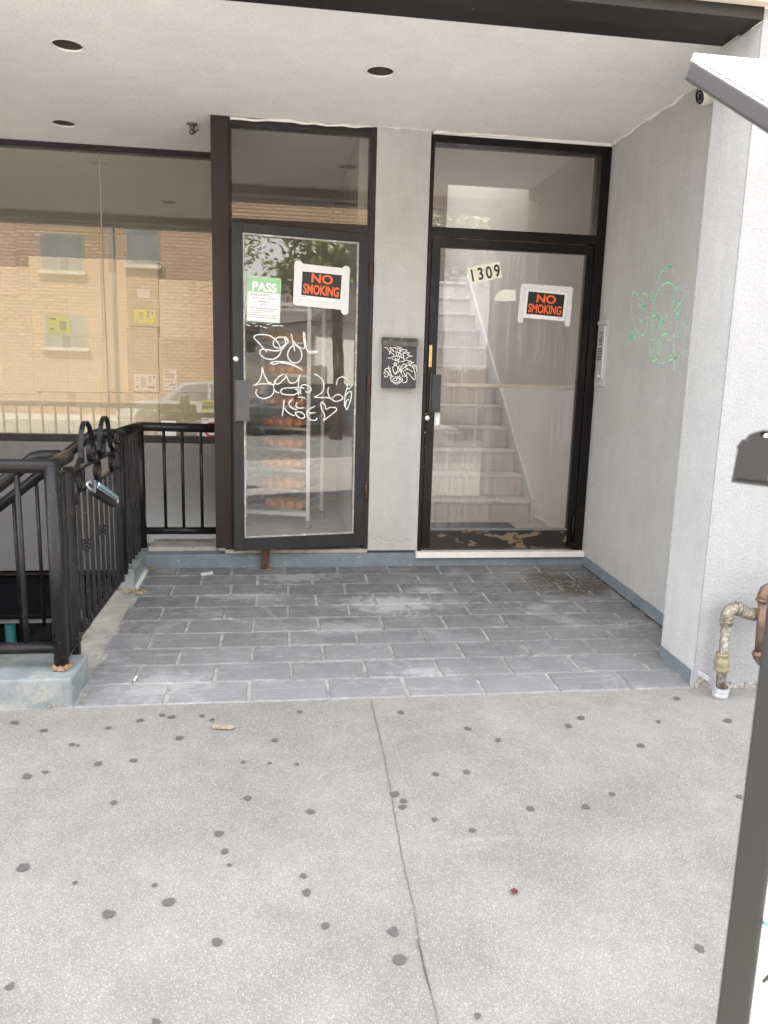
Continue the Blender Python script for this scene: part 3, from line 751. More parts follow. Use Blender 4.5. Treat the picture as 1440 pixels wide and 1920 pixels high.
stroke(bm, FAC, [FAC.px(x,y) for x,y in [(794,820),(793,845),(792,876),(796,874)]], .003, -.0085, .9)
part('paint_chip', bm, M_DUST, door_r)
bm = B(); x = FAC.px(1071,1022); box(bm, (x[0]-.03,-.028,x[1]-.012), (x[0]+.03,.006,x[1]+.028), .006); tube(bm, [(x[0],-.012,x[1]+.02),(x[0],-.012,x[1]+.22)], .009, 8); part('pivot', bm, M_BLACKF, door_r)

# ---- recessed shop window
winp = thing('window', (0,0,0), None, None); winp.parent = shop
zs, zh = .835, 2.872
bm = B()
box(bm, (-4.5,WY,zh), (-.70,WY+.08,2.95)); box(bm, (-4.5,WY-.02,zs-.052), (-.70,WY+.08,zs), .004)
box(bm, (-.775,WY,zs), (-.70,WY+.08,zh))
part('frame', bm, M_BROWN, winp)
bm = B(); box(bm, (-4.5,WY+.03,zs), (-.775,WY+.036,zh)); part('pane', bm, G_WIN, winp)
a = WIN.px(185,290); 
bm = B(); tube(bm, [(a[0]-.004+.002*math.sin(i*.4), WY+.026, zs+(zh-zs)*i/20) for i in range(21)], .0035, 6); part('sealant_joint', bm, simple('pane_joint', (.45,.42,.34), .6), winp)
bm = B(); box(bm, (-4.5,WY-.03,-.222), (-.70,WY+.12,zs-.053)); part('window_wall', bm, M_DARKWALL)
# basement opening below
bm = B(); box(bm, (-4.5,WY+.10,-1.9), (-.6,WY+.12,-.224)); bw = part('basement_glazing', bm, simple('dark_glazing', (.012,.012,.014), .12), label='dark basement glazing under the window wall')
bm = B(); q = WIN.px(30,1168); box(bm, (-4.5,WY+.02,q[1]-.010), (-.7,WY+.06,q[1]+.010)); part('glazing_bar', bm, simple('grey_bar', (.22,.22,.22), .5), bw)
bm = B(); q = WIN.px(60,1075); box(bm, (-4.5,WY+.03,q[1]-.022), (-.7,WY+.09,q[1]+.0)); part('head_bar', bm, simple('dim_brown_bar', (.03,.026,.022)), bw)
bm = B(); a = WIN.px(19,1200); b = WIN.px(27,1200); tube(bm, [(a[0],WY+.02,-1.9),(a[0],WY+.02,WIN.px(20,1172)[1])], .04, 12); part('teal_pipe', bm, M_TEALPOST, bw)
# stairwell: retaining walls and steps going down to the left
bm = B()
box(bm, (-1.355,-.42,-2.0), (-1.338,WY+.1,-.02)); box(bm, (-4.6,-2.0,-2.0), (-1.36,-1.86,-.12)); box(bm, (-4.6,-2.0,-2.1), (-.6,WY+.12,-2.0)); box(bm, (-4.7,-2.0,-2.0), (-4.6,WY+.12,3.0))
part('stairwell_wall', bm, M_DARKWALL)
bm = B()
for i in range(9):
    x1 = -1.362-.23*i; z1 = -.09-.185*(i+1); box(bm, (x1-.245,-1.858,z1-.2), (x1,-.425,z1), .004)
stair_down = part('basement_steps', bm, M_LEDGE)

# ---- interior behind the glass
bm = B()
box(bm, (-.70,.13,.02), (.29,WY+.13,.126)); box(bm, (-4.5,WY+.131,.02), (.29,5.9,.126)); part('shop_floor', bm, M_ROOMF)
bm = B(); box(bm, (-4.5,5.0,.126), (.29,5.2,3.0)); box(bm, (.2,.26,.126), (.285,5.0,3.0)); box(bm, (-4.6,WY+.1,.126), (-4.5,5.0,3.0)); part('shop_wall', bm, M_ROOMD)
bm = B(); box(bm, (-4.6,WY+.05,2.96), (.30,5.2,3.1)); box(bm, (-.76,.13,2.955), (.30,WY+.05,3.1)); part('shop_ceiling', bm, M_ROOMW)
XW = 1.825
bm = B(); box(bm, (.6455,.13,.02), (1.884,1.0,.128)); part('hall_floor', bm, simple('hall_floor_tile', (.50,.49,.47), .4, var=.06))
bm = B(); box(bm, (XW,.14,.128), (1.884,5.6,1.27)); box(bm, (.30,.26,.1275), (.655,5.6,3.995)); part('hall_wall', bm, M_ROOMW)
bm = B(); box(bm, (XW,.14,1.2701), (1.884,5.6,3.995)); part('hall_wall', bm, simple('tan_hall_paint', (.56,.535,.50), .6, var=.05, vs=2), label='tan upper part of the hall wall')
bm = B(); box(bm, (.656,5.0,.128), (XW-.001,5.2,3.995)); part('landing_wall', bm, simple('brown_landing_wall', (.16,.125,.10), .7))
bm = B(); box(bm, (.655,.13,2.96), (XW,1.5,3.1)); box(bm, (.655,1.5,2.97), (XW,1.6,3.99)); part('hall_ceiling', bm, M_ROOMW)  # ceiling cut short under an added roof opening that brightens the stairs
bm = B(); box(bm, (.70,.30,.129), (1.60,.93,.137), .003); mat_ = part('door_mat', bm, M_MAT)
st = thing('staircase', (0,0,0), None, None); st.parent = shop
Y1, RZ, TD, Z0 = 1.0, .1905, .243, .128
for k in range(12):
    bm = B(); y = Y1+TD*k; z = Z0+RZ*k
    box(bm, (.656,y,z-(.3 if k else 0)), (XW-.030,y+TD+.02,z+RZ-.032)); part('stair_riser', bm, M_RISER, st)
    bm = B(); box(bm, (.656,y-.030,z+RZ-.031), (XW-.030,y+TD-.002,z+RZ), .012); part('stair_nosing', bm, M_NOSE, st)
bm = B()
prism(bm, [(XW-.002,Y1-.06,Z0),(XW-.002,Y1-.06,Z0+.21),(XW-.002,Y1+11*TD,Z0+11*RZ+.30),(XW-.002,Y1+12*TD,Z0+11*RZ+.30),(XW-.002,Y1+12*TD,Z0)], (-.026,0,0)); part('skirt_board', bm, M_STRINGER, st)
bm = B(); box(bm, (XW-.016,.14,.129), (XW-.001,Y1-.062,.20), .002); part('baseboard', bm, M_STRINGER, st)

# side-wall graffiti (green marker on rough stucco)
def G2(pts): return [RW.px(1165+x/8.35, 490+y/8.35) for x, y in pts]
bm = B()
for s in [
  [(615,275),(600,220),(640,150),(700,100),(770,90),(810,120),(808,160)], [(640,170),(720,100),(790,80)],
  [(300,740),(290,620),(260,520),(210,480),(175,540),(165,700),(180,880),(215,1020),(270,1120),(340,1150),(390,1080),(415,950),(410,830),(370,700),(320,580),(330,530),(380,510),(415,550),(390,650),(340,770),(300,880),(305,945),(360,900)],
  [(515,510),(495,460),(475,510),(490,600),(515,700),(540,850),(590,980),(640,1090),(648,1190)],
  [(520,720),(560,800),(610,910)], [(530,730),(580,850),(615,905)],
  [(500,660),(540,540),(600,430),(680,350),(760,340),(830,400),(850,500),(840,620),(790,740),(700,870),(630,960),(585,1060)],
  [(900,385),(860,440),(850,540),(850,620)],
  [(970,440),(995,510),(970,600),(900,690),(830,790),(780,880),(770,940),(800,985)],
  [(900,640),(870,740),(880,880),(890,1050),(900,1215)], [(895,700),(885,900),(895,1100),(905,1210)],
  [(650,790),(650,940),(640,1100)], [(660,1150),(710,1130),(722,1170)],
  [(430,870),(490,860),(540,850)], [(490,880),(490,1060),(500,1190),(520,1210)],
  [(120,1080),(160,1150),(240,1200)], [(210,1075),(160,1160),(85,1330)], [(150,1150),(160,1240),(155,1350)], [(130,1130),(200,1170),(270,1140)],
  [(440,1225),(450,1340),(470,1480),(490,1590)], [(455,1600),(540,1550),(600,1460),(625,1330),(590,1250),(560,1320),(555,1380),(575,1420),(610,1370)],
  [(445,1230),(520,1215),(590,1240)], [(470,1500),(490,1560),(470,1600)],
  [(830,1120),(825,1300),(820,1400),(770,1490),(690,1570),(620,1600),(560,1585)], [(700,1600),(740,1560),(830,1520),(960,1440)], [(840,1510),(900,1480),(965,1438)],
  [(835,1400),(838,1600),(825,1800)], [(1060,1090),(1025,1230),(1020,1380),(1060,1520)], [(970,970),(1030,1030),(1110,1050)], [(720,1230),(800,1235)]]:
    stroke(bm, RW, G2(s), .0078, .0022, .92, 7)
part('graffiti', bm, M_GRAFG, rwall, label='faint green marker scrawl')

# ------------------------------------------------------------------ fixtures on the building
for i, ((cx, cy), lab) in enumerate(zip(cans, ('empty round light hole in the soffit nearest the street on the left', 'small empty round light hole in the soffit above the shop window', 'empty round light hole in the soffit above the space between the two doors'))):
    t_ = thing('recessed_light', (cx, cy, H), lab, 'ceiling light', 'recessed light holes in the soffit')
    bm = B(); n = 32
    ring = [[bm.verts.new((cx+r*math.cos(2*math.pi*j/n), cy+r*math.sin(2*math.pi*j/n), z)) for j in range(n)] for r, z in ((R_CAN+.010,H-.001),(R_CAN+.007,H-.003),(R_CAN-.001,H-.003),(R_CAN-.001,H+.006))]
    for A, C in zip(ring, ring[1:]):
        for j in range(n): bm.faces.new((A[j], A[(j+1)%n], C[(j+1)%n], C[j])).smooth = True
    obj('trim_ring', bm, M_SOFFIT, t_)
    bm = B()
    ring = [[bm.verts.new((cx+r*math.cos(2*math.pi*j/n), cy+r*math.sin(2*math.pi*j/n), z)) for j in range(n)] for r, z in ((R_CAN,H+.003),(R_CAN,H+.22),(.002,H+.23))]
    for A, C in zip(ring, ring[1:]):
        for j in range(n): bm.faces.new((A[j], A[(j+1)%n], C[(j+1)%n], C[j])).smooth = True
    obj('housing', bm, simple('can_housing', (.07,.052,.042), .5), t_)
# sprinkler
p = onZ(360,232,H); s_ = thing('sprinkler_head', (p.x,p.y,H), 'small grey fire sprinkler head hanging from the soffit', 'sprinkler')
bm = B(); lathe(bm, [(.034,0),(.036,-.004),(.020,-.010),(.016,-.010)], p, (0,0,1), 20); obj('flange', bm, simple('grey_brass', (.16,.15,.13), .5, .5), s_)
bm = B(); lathe(bm, [(.015,-.008),(.017,-.02),(.012,-.024),(.015,-.034),(.020,-.045),(.020,-.058),(.012,-.064)], p, (0,0,1), 16)
tube(bm, [p+V((.016,0,-.05)), p+V((.035,0,-.035)), p+V((.042,0,-.03))], .006, 8); obj('nozzle', bm, simple('grey_brass', (.13,.125,.11), .5, .5), s_)
# security camera
p = onX(1330,176,1.80); c_ = thing('security_camera', p, 'white dome security camera under the soffit at the top of the side wall', 'camera')
tgt = onY(900,1250,-1.8); ax = V((-.95,.02,-.34)).normalized()
bm = B(); lathe(bm, [(.030,-.062),(.046,-.055),(.052,-.02),(.051,.01),(.044,.036),(.036,.05),(.034,.05)], p, ax, 28); obj('camera_body', bm, M_IVORY, c_)
bm = B(); lathe(bm, [(.034,.0495),(.033,.056),(.026,.056),(.022,.050),(.018,.050),(.010,.054),(.002,.055)], p, ax, 24); obj('lens', bm, simple('lens_black', (.015,.015,.018), .15), c_)
bm = B(); q = p - ax*.03; fr9 = Frame(q, ax, V((0,0,1)).cross(ax).normalized(), V((0,0,1))); 
nrm = (CAM-p); nrm -= ax*nrm.dot(ax); nrm.normalize(); nrm = (nrm+V((0,0,-.25))).normalized(); nrm -= ax*nrm.dot(ax); nrm.normalize()
fr9 = Frame(p-ax*.035, ax, nrm.cross(ax), nrm); fbox(bm, fr9, -.012,.012,-.014,.014,.0495,.0535,.001); obj('rating_label', bm, simple('grey_label', (.20,.20,.19)), c_)
bm = B(); lathe(bm, [(.028,0),(.028,.045),(.036,.05),(.036,.09)], p+V((.02,.015,.028)), (.5,0,.9), 18); obj('bracket', bm, M_IVORY, c_)
bm = B(); tube(bm, smooth_curve([tuple(p+V((.03,.05,.06))), tuple(p+V((-.0,.10,.05))), tuple(p+V((.02,.14,.03))), tuple(p+V((.06,.16,.07)))], 6), .014, 8); obj('cable', bm, M_BLACKPRINT, c_)
# intercom
a = RW.px(1117,727); b = RW.px(1148,600)
ic = thing('intercom_panel', RW.p(a[0],a[1]), 'tall silver intercom panel with buttons on the grey side wall', 'intercom')
u0, u1, v0, v1 = .012, .168, 1.305, 1.755
bm = B(); fbox(bm, RW, u0,u1,v0,v1,0,.012,.002); fbox(bm, RW, u0+.004,u1-.004,v1-.03,v1-.004,.012,.022,.003); obj('backplate', bm, simple('grey_steel', (.50,.51,.52), .4, .2, var=.1), ic)
bm = B(); fbox(bm, RW, u0+.025,u1-.025,v0+.05,v1-.04,.012,.020,.003); obj('faceplate', bm, M_STEEL, ic)
bm = B()
for r in range(6): fbox(bm, RW, .065,.115,v1-.085-r*.016,v1-.079-r*.016,.0195,.0212)
fbox(bm, RW, .068,.084,1.615,1.630,.0195,.0215); obj('speaker_slot', bm, M_BLACKPRINT, ic)
bm = B()
for r in range(5):
    for c in range(2): fbox(bm, RW, .060+c*.036,.082+c*.036,1.485+r*.018,1.496+r*.018,.0195,.024,.001)
obj('button', bm, simple('button_black', (.05,.05,.055), .4), ic)
bm = B(); lathe(bm, [(.012,0),(.012,.008),(.004,.009)], RW.p(.09,1.375,.0195), RW.N, 14); obj('key_switch', bm, M_STEEL, ic)
# mailbox
mb = thing('mailbox', (.46,0,1.25), 'black metal mailbox covered in white scribbles on the pier between the doors', 'mailbox')
MF = Frame((0,-.075,0),(1,0,0),(0,0,1),(0,-1,0))
u0, v0 = MF.px(717,727); u1, v1 = MF.px(782,645)
bm = B(); fbox(bm, MF, u0,u1,v0,v1,-.075,0,.004); obj('box_body', bm, paint('mailbox_paint', (.055,.055,.06), .42, (.5,.5,.5), .73, 40), mb)
bm = B(); prism(bm, [(u0-.006,-.001,v1+.04),(u0-.006,-.06,v1+.038),(u0-.006,-.088,v1+.010),(u0-.006,-.088,v1-.020),(u0-.006,-.078,v1-.020),(u0-.006,-.001,v1-.004)], (u1-u0+.012,0,0)); obj('lid', bm, paint('mailbox_lid_paint', (.06,.06,.06), .4, (.6,.6,.58), .60, 30, dust_pale_mix=.3), mb)
def G3(pts): return [MF.px(705+x/16, 625+y/16) for x, y in pts]
bm = B()
for s in [
  [(250,430),(310,425),(370,490),(410,570),(400,640)], [(440,400),(450,470),(430,560),(405,630)], [(390,450),(470,430),(560,440),(620,470)],
  [(440,580),(500,610),(545,670)], [(480,460),(520,520),(545,560),(500,520),(470,530)], [(500,440),(580,420),(680,410),(760,440),(795,490),(760,550)],
  [(590,520),(605,600),(630,690)], [(620,500),(660,460),(720,470),(740,530),(700,580),(640,560),(625,520)], [(690,500),(720,520),(705,545)],
  [(660,690),(670,630),(720,600),(760,630),(740,680),(690,690)], [(800,490),(860,490),(930,510),(870,560),(800,580)], [(800,580),(820,680),(850,800)],
  [(830,560),(860,600),(930,580),(1000,575),(950,630),(930,660)], [(930,610),(1000,660),(1100,690),(1000,690),(900,760)],
  [(345,740),(430,735),(520,720)], [(520,720),(460,730),(540,690),(640,690),(740,710),(830,760),(855,800),(820,840),(700,840),(580,810),(500,770),(465,735)],
  [(590,720),(580,770),(640,780),(700,770),(690,710)], [(640,790),(670,830),(662,905)], [(855,800),(930,810),(1000,830)],
  [(380,970),(385,1100),(400,1130)], [(380,1040),(290,1070),(265,1110),(330,1160),(365,1220),(330,1300),(270,1300),(245,1270)], [(230,1150),(300,1260)], [(290,1140),(225,1230)],
  [(420,1020),(420,1100),(370,1220),(440,1260),(540,1290)], [(500,1020),(510,1100),(570,1210),(640,1120),(660,1030),(600,970),(530,980),(505,1040)],
  [(530,930),(560,890),(620,900),(600,940),(540,940)], [(430,1130),(450,1230),(520,1290),(700,1290)], [(560,1240),(640,1180),(740,1100),(860,1020),(960,960),(1060,980)],
  [(680,970),(690,1050),(760,1200),(790,1300)], [(690,960),(740,1010),(720,1100)], [(780,1060),(780,970),(840,915),(910,950),(850,990)], [(780,1080),(760,1150),(790,1270),(880,1290)],
  [(800,1100),(840,1200),(900,1300)], [(850,1000),(960,1070),(1110,1160)], [(850,1130),(900,1080),(970,1080)],
  [(1060,980),(1110,1030),(1150,1120),(1175,1260),(1175,1370),(1140,1390),(1060,1300),(990,1220),(930,1180),(915,1240),(930,1340),(920,1440),(850,1480),(780,1450)],
  [(400,1330),(520,1290),(680,1300),(780,1350),(780,1420),(700,1490),(600,1520),(500,1460),(440,1390),(460,1330)],
  [(520,1460),(500,1400),(560,1340),(620,1350),(610,1410),(540,1430)], [(620,1310),(700,1370),(700,1430),(640,1470),(560,1470)], [(710,1240),(715,1340),(770,1440)],
  [(930,880),(980,890)], [(990,850),(1030,830),(1060,870),(1030,950),(1000,930),(985,860)], [(1150,870),(1090,880),(1070,920)], [(1100,960),(1160,940),(1170,990),(1110,1010),(1100,960)], [(1160,940),(1210,1000),(1220,1150)], [(1140,1040),(1230,1050)]]:
    stroke(bm, MF, G3(s), .0042, .0015, .3, 5)
obj('graffiti', bm, M_GRAFW, mb)

# ------------------------------------------------------------------ signs and papers taped on the doors
def sign_no_smoking(fr, corners, tape, label, n0):
    """corners: printed sheet, TL TR BR BL in photo pixels on the frame's plane"""
    uv = [fr.px(x, y, n0) for x, y in corners]
    (a, b), (c, d), (e, f), (g, h) = uv
    cx = sum(q[0] for q in uv)/4; cy = sum(q[1] for q in uv)/4
    t_ = thing('no_smoking_sign', fr.p(cx, cy, n0), label, 'sign', 'no smoking signs')
    ang = math.atan2((d-b)+(f-h), (c-a)+(e-g)); w = (math.hypot(c-a, d-b)+math.hypot(e-g, f-h))/2; hh = (math.hypot(a-g, b-h)+math.hypot(c-e, d-f))/2
    co, si = math.cos(ang), math.sin(ang)
    S = Frame(fr.p(cx, cy, n0), fr.U*co+fr.W*si, -fr.U*si+fr.W*co, fr.N)
    bm = B(); fbox(bm, S, -w/2,w/2,-hh/2,hh/2,-.001,.0005); obj('sheet', bm, M_PAPER, t_)
    bm = B(); fbox(bm, S, -w*.442,w*.442,-hh*.36,hh*.425,.0005,.0010); obj('black_field', bm, M_BLACKPRINT, t_)
    bm = B(); text_bm(bm, 'NO', S, 0, hh*.085, hh*.285, .0016, 1.2, .026, 0, 'CENTER'); text_bm(bm, 'SMOKING', S, 0, -hh*.285, hh*.305, .0016, w/hh*.435, .026, 0, 'CENTER'); obj('lettering', bm, M_ORANGE, t_)
    bm = B()
    for k in range(6): fbox(bm, S, -w*.44+k*w*.018,-w*.44+k*w*.018+w*.011,-hh*.405,-hh*.38,.0005,.001)
    obj('small_print', bm, M_REDP, t_)
    bm = B()
    for k in range(4): fbox(bm, S, w*.34+k*w*.022,w*.34+k*w*.022+w*.012,-hh*.415,-hh*.395,.0005,.001)
    obj('small_print', bm, M_BLACKPRINT, t_)
    for (x0,y0,x1,y1,wd) in tape:
        p0 = fr.px(x0,y0,n0); p1 = fr.px(x1,y1,n0); bm = B(); stroke(bm, fr, [p0, ((p0[0]+p1[0])/2,(p0[1]+p1[1])/2), p1], wd, n0+.0014+.0003*len(t_.children), .04, 8); obj('tape', bm, M_TAPE, t_)
    return t_
sign_no_smoking(DL, [(562,502),(645,511),(643,571),(560,560)], [(551,500,656,511,.046),(560,489,556,572,.052),(649,499,646,590,.048),(551,565,652,576,.046)], 'orange and black NO SMOKING sign taped all round on the ajar bakery door', .002)
sign_no_smoking(FAC, [(986,542),(1063,549),(1059,603),(982,595)], [(977,537,1074,544,.040),(982,533,975,605,.040),(1069,540,1063,612,.040)], 'orange and black NO SMOKING sign taped on three sides on the closed stair door', -.024)
# house number
t_ = thing('house_number', FAC.p(*FAC.px(914,517)), 'white 1309 house number stickers on the stair door glass', 'house number')
a = FAC.px(882,532); b = FAC.px(944,520); ang = math.atan2(b[1]-a[1], b[0]-a[0]); w = math.hypot(b[0]-a[0], b[1]-a[1]); co, si = math.cos(ang), math.sin(ang)
S = Frame(FAC.p(a[0], a[1], -.0255), V((co,0,si)), V((-si,0,co)), FAC.N); hh = .108
for k, ch in enumerate('1309'):
    bm = B(); fbox(bm, S, k*w/4,(k+1)*w/4-.0012,0+.002*(k%2),hh+.002*(k%2),0,.0008); sk = obj('sticker', bm, simple('cream_sticker', (.76,.75,.66), .5), t_)
    bm = B(); text_bm(bm, ch, S, (k+.5)*w/4, hh*.13+.002*(k%2), hh*.74, .0014, .80, .022, 0, 'CENTER'); obj('numeral', bm, M_BLACKPRINT, sk)
# torn paper + white sticker + tape
bm = B(); q = [FAC.px(x, y) for x, y in [(929,563),(931,553),(940,545),(946,542),(969,543),(969,563),(948,564),(935,563)]]
prism(bm, [FAC.p(u, v, -.0265) for u, v in q], FAC.N*.001); obj('torn_paper', bm, simple('cream_paper', (.74,.73,.68)), label='torn scrap of white paper on the stair door glass below the house number', cat='paper')
bm = B(); u0,u1,v0,v1 = fpx(812,775,826,797); fbox(bm, FAC, u0,u1,v0,v1,-.026,-.0245); fbox(bm, FAC, u0+.012,u1-.012,v0+.015,v1-.015,-.0246,-.0240); obj('door_sticker', bm, M_PAPER, label='small white sticker on the stair door glass under the handle', cat='sticker')
# PASS notice
uv = [DL.px(x, y, .002) for x, y in [(463,516),(529,520),(525,607),(463,601)]]
t_ = thing('pass_notice', DL.p(*uv[3], .002), 'green and white PASS inspection notice on the bakery door glass', 'notice')
ang = -.03; co, si = math.cos(ang), math.sin(ang); w = uv[1][0]-uv[0][0]; hh = uv[0][1]-uv[3][1]
S = Frame(DL.p(uv[3][0], uv[3][1], -.016), DL.U*co+DL.W*si, -DL.U*si+DL.W*co, DL.N)
bm = B(); fbox(bm, S, 0,w*.96,0,hh,0,.0006); obj('sheet', bm, M_PALEGREEN, t_)
bm = B(); fbox(bm, S, w*.01,w*.95,hh*.66,hh*.99,.0006,.0010); obj('green_header', bm, M_GREEN, t_)
bm = B(); text_bm(bm, 'PASS', S, w*.48, hh*.69, hh*.2, .0015, 1.0, .03, 0, 'CENTER'); obj('lettering', bm, M_PAPER, t_)
bm = B(); fbox(bm, S, w*.05,w*.92,hh*.03,hh*.655,.0006,.0010); obj('white_field', bm, M_PAPER, t_)
bm = B()
for k, (y, a, b) in enumerate([(.61,.08,.6),(.58,.08,.68),(.52,.15,.8),(.44,.3,.66),(.38,.36,.6),(.29,.09,.86),(.24,.12,.8),(.19,.1,.5),(.14,.1,.85),(.09,.1,.85)]):
    x = a
    while x < b:
        l = rnd.uniform(.03, .09); fbox(bm, S, w*x,w*min(x+l,b),hh*y,hh*(y+(.018 if k not in (3, 5) else .026)),.0010,.0013); x += l+.015
obj('small_print', bm, M_GREYP, t_)
# scuffed tape remnants under the notice
bm = B()
for i in range(9):
    x = 462+i*8+rnd.uniform(-2,2); p0 = DL.px(x, 609+rnd.uniform(-2,4), 0); stroke(bm, DL, [p0, (p0[0]+rnd.uniform(.01,.04), p0[1]+rnd.uniform(-.012,.012))], rnd.uniform(.004,.014), -.0162)
obj('tape_residue', bm, M_TAPE, label='torn strip of old tape residue below the PASS notice', cat='tape residue')

# rusty doorstop
p = onfloor(496,1068); q = V((p.x-.02, -.155, .15))
bm = B(); a = V((p.x, p.y+.01, floor_z(p.y)+.012)); b = V((p.x+.012, -.045, .140)); d = (b-a).normalized(); side = V((1,0,0)); up = side.cross(d)*1.0
fr9 = Frame(a, side, d, side.cross(d)); fbox(bm, fr9, -.026,.026,-.01,(b-a).length,-.010,.012,.002); fbox(bm, fr9, -.026,.026,-.014,.0,-.012,.02,.002)
obj('doorstop', bm, M_RUST, label='rusty iron bar propping the bakery door ajar on the step', cat='doorstop')

# ------------------------------------------------------------------ baking rack with bread
RYAW = math.radians(-17.0)
rp = onZ(577,993,.127); RO = V((rp.x, rp.y, .127)); RY0, RY1 = RO.y, RO.y+.45
RF = Frame(RO, (math.cos(RYAW), math.sin(RYAW), 0), (0,0,1), (math.sin(RYAW), -math.cos(RYAW), 0))
xr = RO.x; xl = RO.x + RF.px(459,900)[0]
def rpos(p): return RO + Matrix.Rotation(RYAW, 3, 'Z') @ (V(p)-RO)
rk = thing('baking_rack', RO, 'tall aluminium baking rack full of trays behind the bakery door', 'rack'); rk.rotation_euler.z = RYAW
for x, y in ((xr,RY0),(xl,RY0),(xr,RY1),(xl,RY1)):
    bm = B(); box(bm, (x-.014,y-.014,.20), (x+.014,y+.014,1.86), .002); obj('upright', bm, M_ALU, rk)
    bm = B(); tube(bm, [(x,y,.165),(x,y,.2)], .012, 10); lathe(bm, [(.03,-.012),(.033,-.006),(.033,.006),(.03,.012)], (x+.01,y,.16), (1,0,0), 16); obj('caster', bm, simple('caster_grey', (.2,.2,.2), .5), rk)
bm = B(); box(bm, (xl,RY0-.012,.232), (xr,RY0+.012,.262), .002); box(bm, (xl,RY1-.012,.232), (xr,RY1+.012,.262), .002); box(bm, (xl,RY0-.012,1.83), (xr,RY0+.012,1.86), .002); obj('cross_bar', bm, M_ALU, rk)
bm = B()
zt0 = RF.px(520,957)[1]+.127; dz = (RF.px(520,803)[1]+.127-zt0)/8
for k in range(-0, 24):
    z = zt0-.012+dz*k
    if z > 1.8: break
    for x in (xl+.012, xr-.034): box(bm, (x,RY0-.006,z-.004), (x+.022,RY1+.006,z))
    for x in (xl+.010, xr-.012): box(bm, (x,RY0-.006,z), (x+.002,RY1+.006,z+.016))
obj('runner', bm, simple('runner_metal', (.40,.40,.40), .4, .7), rk)
tray0 = None; bread0 = []
def challah(bm, O, L, Wd, Hh, seed):
    r = random.Random(seed); n = 4
    for i in range(n):
        f = (i+.5)/n-.5; s = 1-.55*abs(f)*1.2
        for sgn in (-1, 1):
            c = V(O)+V((f*L*.92, sgn*Wd*.17*s, Hh*.40)); ret = bmesh.ops.create_icosphere(bm, subdivisions=3, radius=1.0)
            Rm = Euler((r.uniform(-.15,.15), r.uniform(-.12,.12), sgn*.62)).to_matrix().to_4x4()
            Sm = Matrix.Diagonal((L*.19, Wd*.27*s, Hh*.56*s, 1))
            bmesh.ops.transform(bm, matrix=Matrix.Translation(c) @ Rm @ Sm, verts=ret['verts'])
            for v in ret['verts']:
                v.co += V((0,0,1))*.004*mnoise.noise(v.co*30)
                if v.co.z < O[2]+.001: v.co.z = O[2]+.001
    for f in bm.faces: f.smooth = True
tmain = None; levels = [(0,'bottom tray of braided bread in the baking rack'),(2,'second tray of braided bread from the bottom of the rack'),(4,'third tray of braided bread from the bottom of the rack'),(6,'fourth tray of braided bread from the bottom of the rack'),(8,'tray of dark braided bread in the rack just below the heart scrawl'),(10,'tray of braided bread in the rack level with the door handle'),(13,'tray of bread in the rack behind the middle graffiti'),(16,'tray of bread in the rack behind the top of the graffiti'),(19,'upper tray in the rack, just under the taped NO SMOKING sign')]
bread_dat = []
tx = (xl+xr)/2
bm = B(); w2 = (xr-xl)/2-.018; z = 0
fbT = Frame((0,0,0),(1,0,0),(0,1,0),(0,0,1))
box(bm, (-w2,-.015,0), (w2,.445,.002)); 
for lo, hi in (((-w2,-.018,0),(w2,-.013,.020)),((-w2,.445,0),(w2,.449,.020)),((-w2-.003,-.018,0),(-w2,.449,.020)),((w2,-.018,0),(w2+.003,.449,.020))): box(bm, lo, hi)
tube(bm, [(-w2,-.018,.020),(w2,-.018,.020),(w2,.449,.020),(-w2,.449,.020),(-w2,-.018,.020)], .004, 6)
tray0 = obj('baking_tray', bm, M_TRAY, None, levels[0][1], 'tray', 'trays of bread in the baking rack', org=(0,0,0)); tray0.location = rpos((tx,RY0+.012,zt0-.008)); tray0.rotation_euler.z = RYAW
for i, (k, lab) in enumerate(levels):
    loc = V((tx,RY0+.012,zt0-.008+dz*k))
    if i: dup(tray0, rpos(loc), lab)
    rows = 2
    for j in range(rows):
        o0 = None
        bm = B(); O = (0,0,0); challah(bm, O, .34, .17, .105, i*7+j)
        tilt = rnd.uniform(-.06, .06)
        bmesh.ops.rotate(bm, verts=bm.verts[:], cent=V((0,0,0)), matrix=Matrix.Rotation(tilt, 3, 'Z'))
        c = loc+V((.025+rnd.uniform(-.02,.02), .10+.20*j, .003)); 
        ob_ = obj('bread_loaf', bm, M_BREAD, None, ('front' if j == 0 else 'rear')+' braided loaf on the '+lab.replace(' of braided bread','').replace(' of dark braided bread','').replace(' of bread','').replace(', just under the taped NO SMOKING sign',' under the NO SMOKING sign'), 'bread', 'braided loaves on the rack trays', org=(0,0,0)); ob_.location = rpos(c); ob_.rotation_euler.z = RYAW
# pale cabinet behind the rack
p = onY(603,760,1.9); q = onY(636,928,1.9)
t_ = thing('storage_cabinet', ((p.x+q.x)/2,1.9,.127), 'plain beige cabinet standing behind the baking rack', 'cabinet')
bm = B(); box(bm, (-.75,1.9,.135), (q.x,2.4,1.62), .004); obj('cabinet_body', bm, simple('beige_panel', (.42,.39,.34), .6), t_)
bm = B()
for k in range(4): box(bm, (-.74,1.889,.16+k*.36), (q.x-.01,1.8985,.16+k*.36+.345), .003)
obj('drawer_front', bm, simple('beige_drawer', (.46,.43,.38), .55), t_)

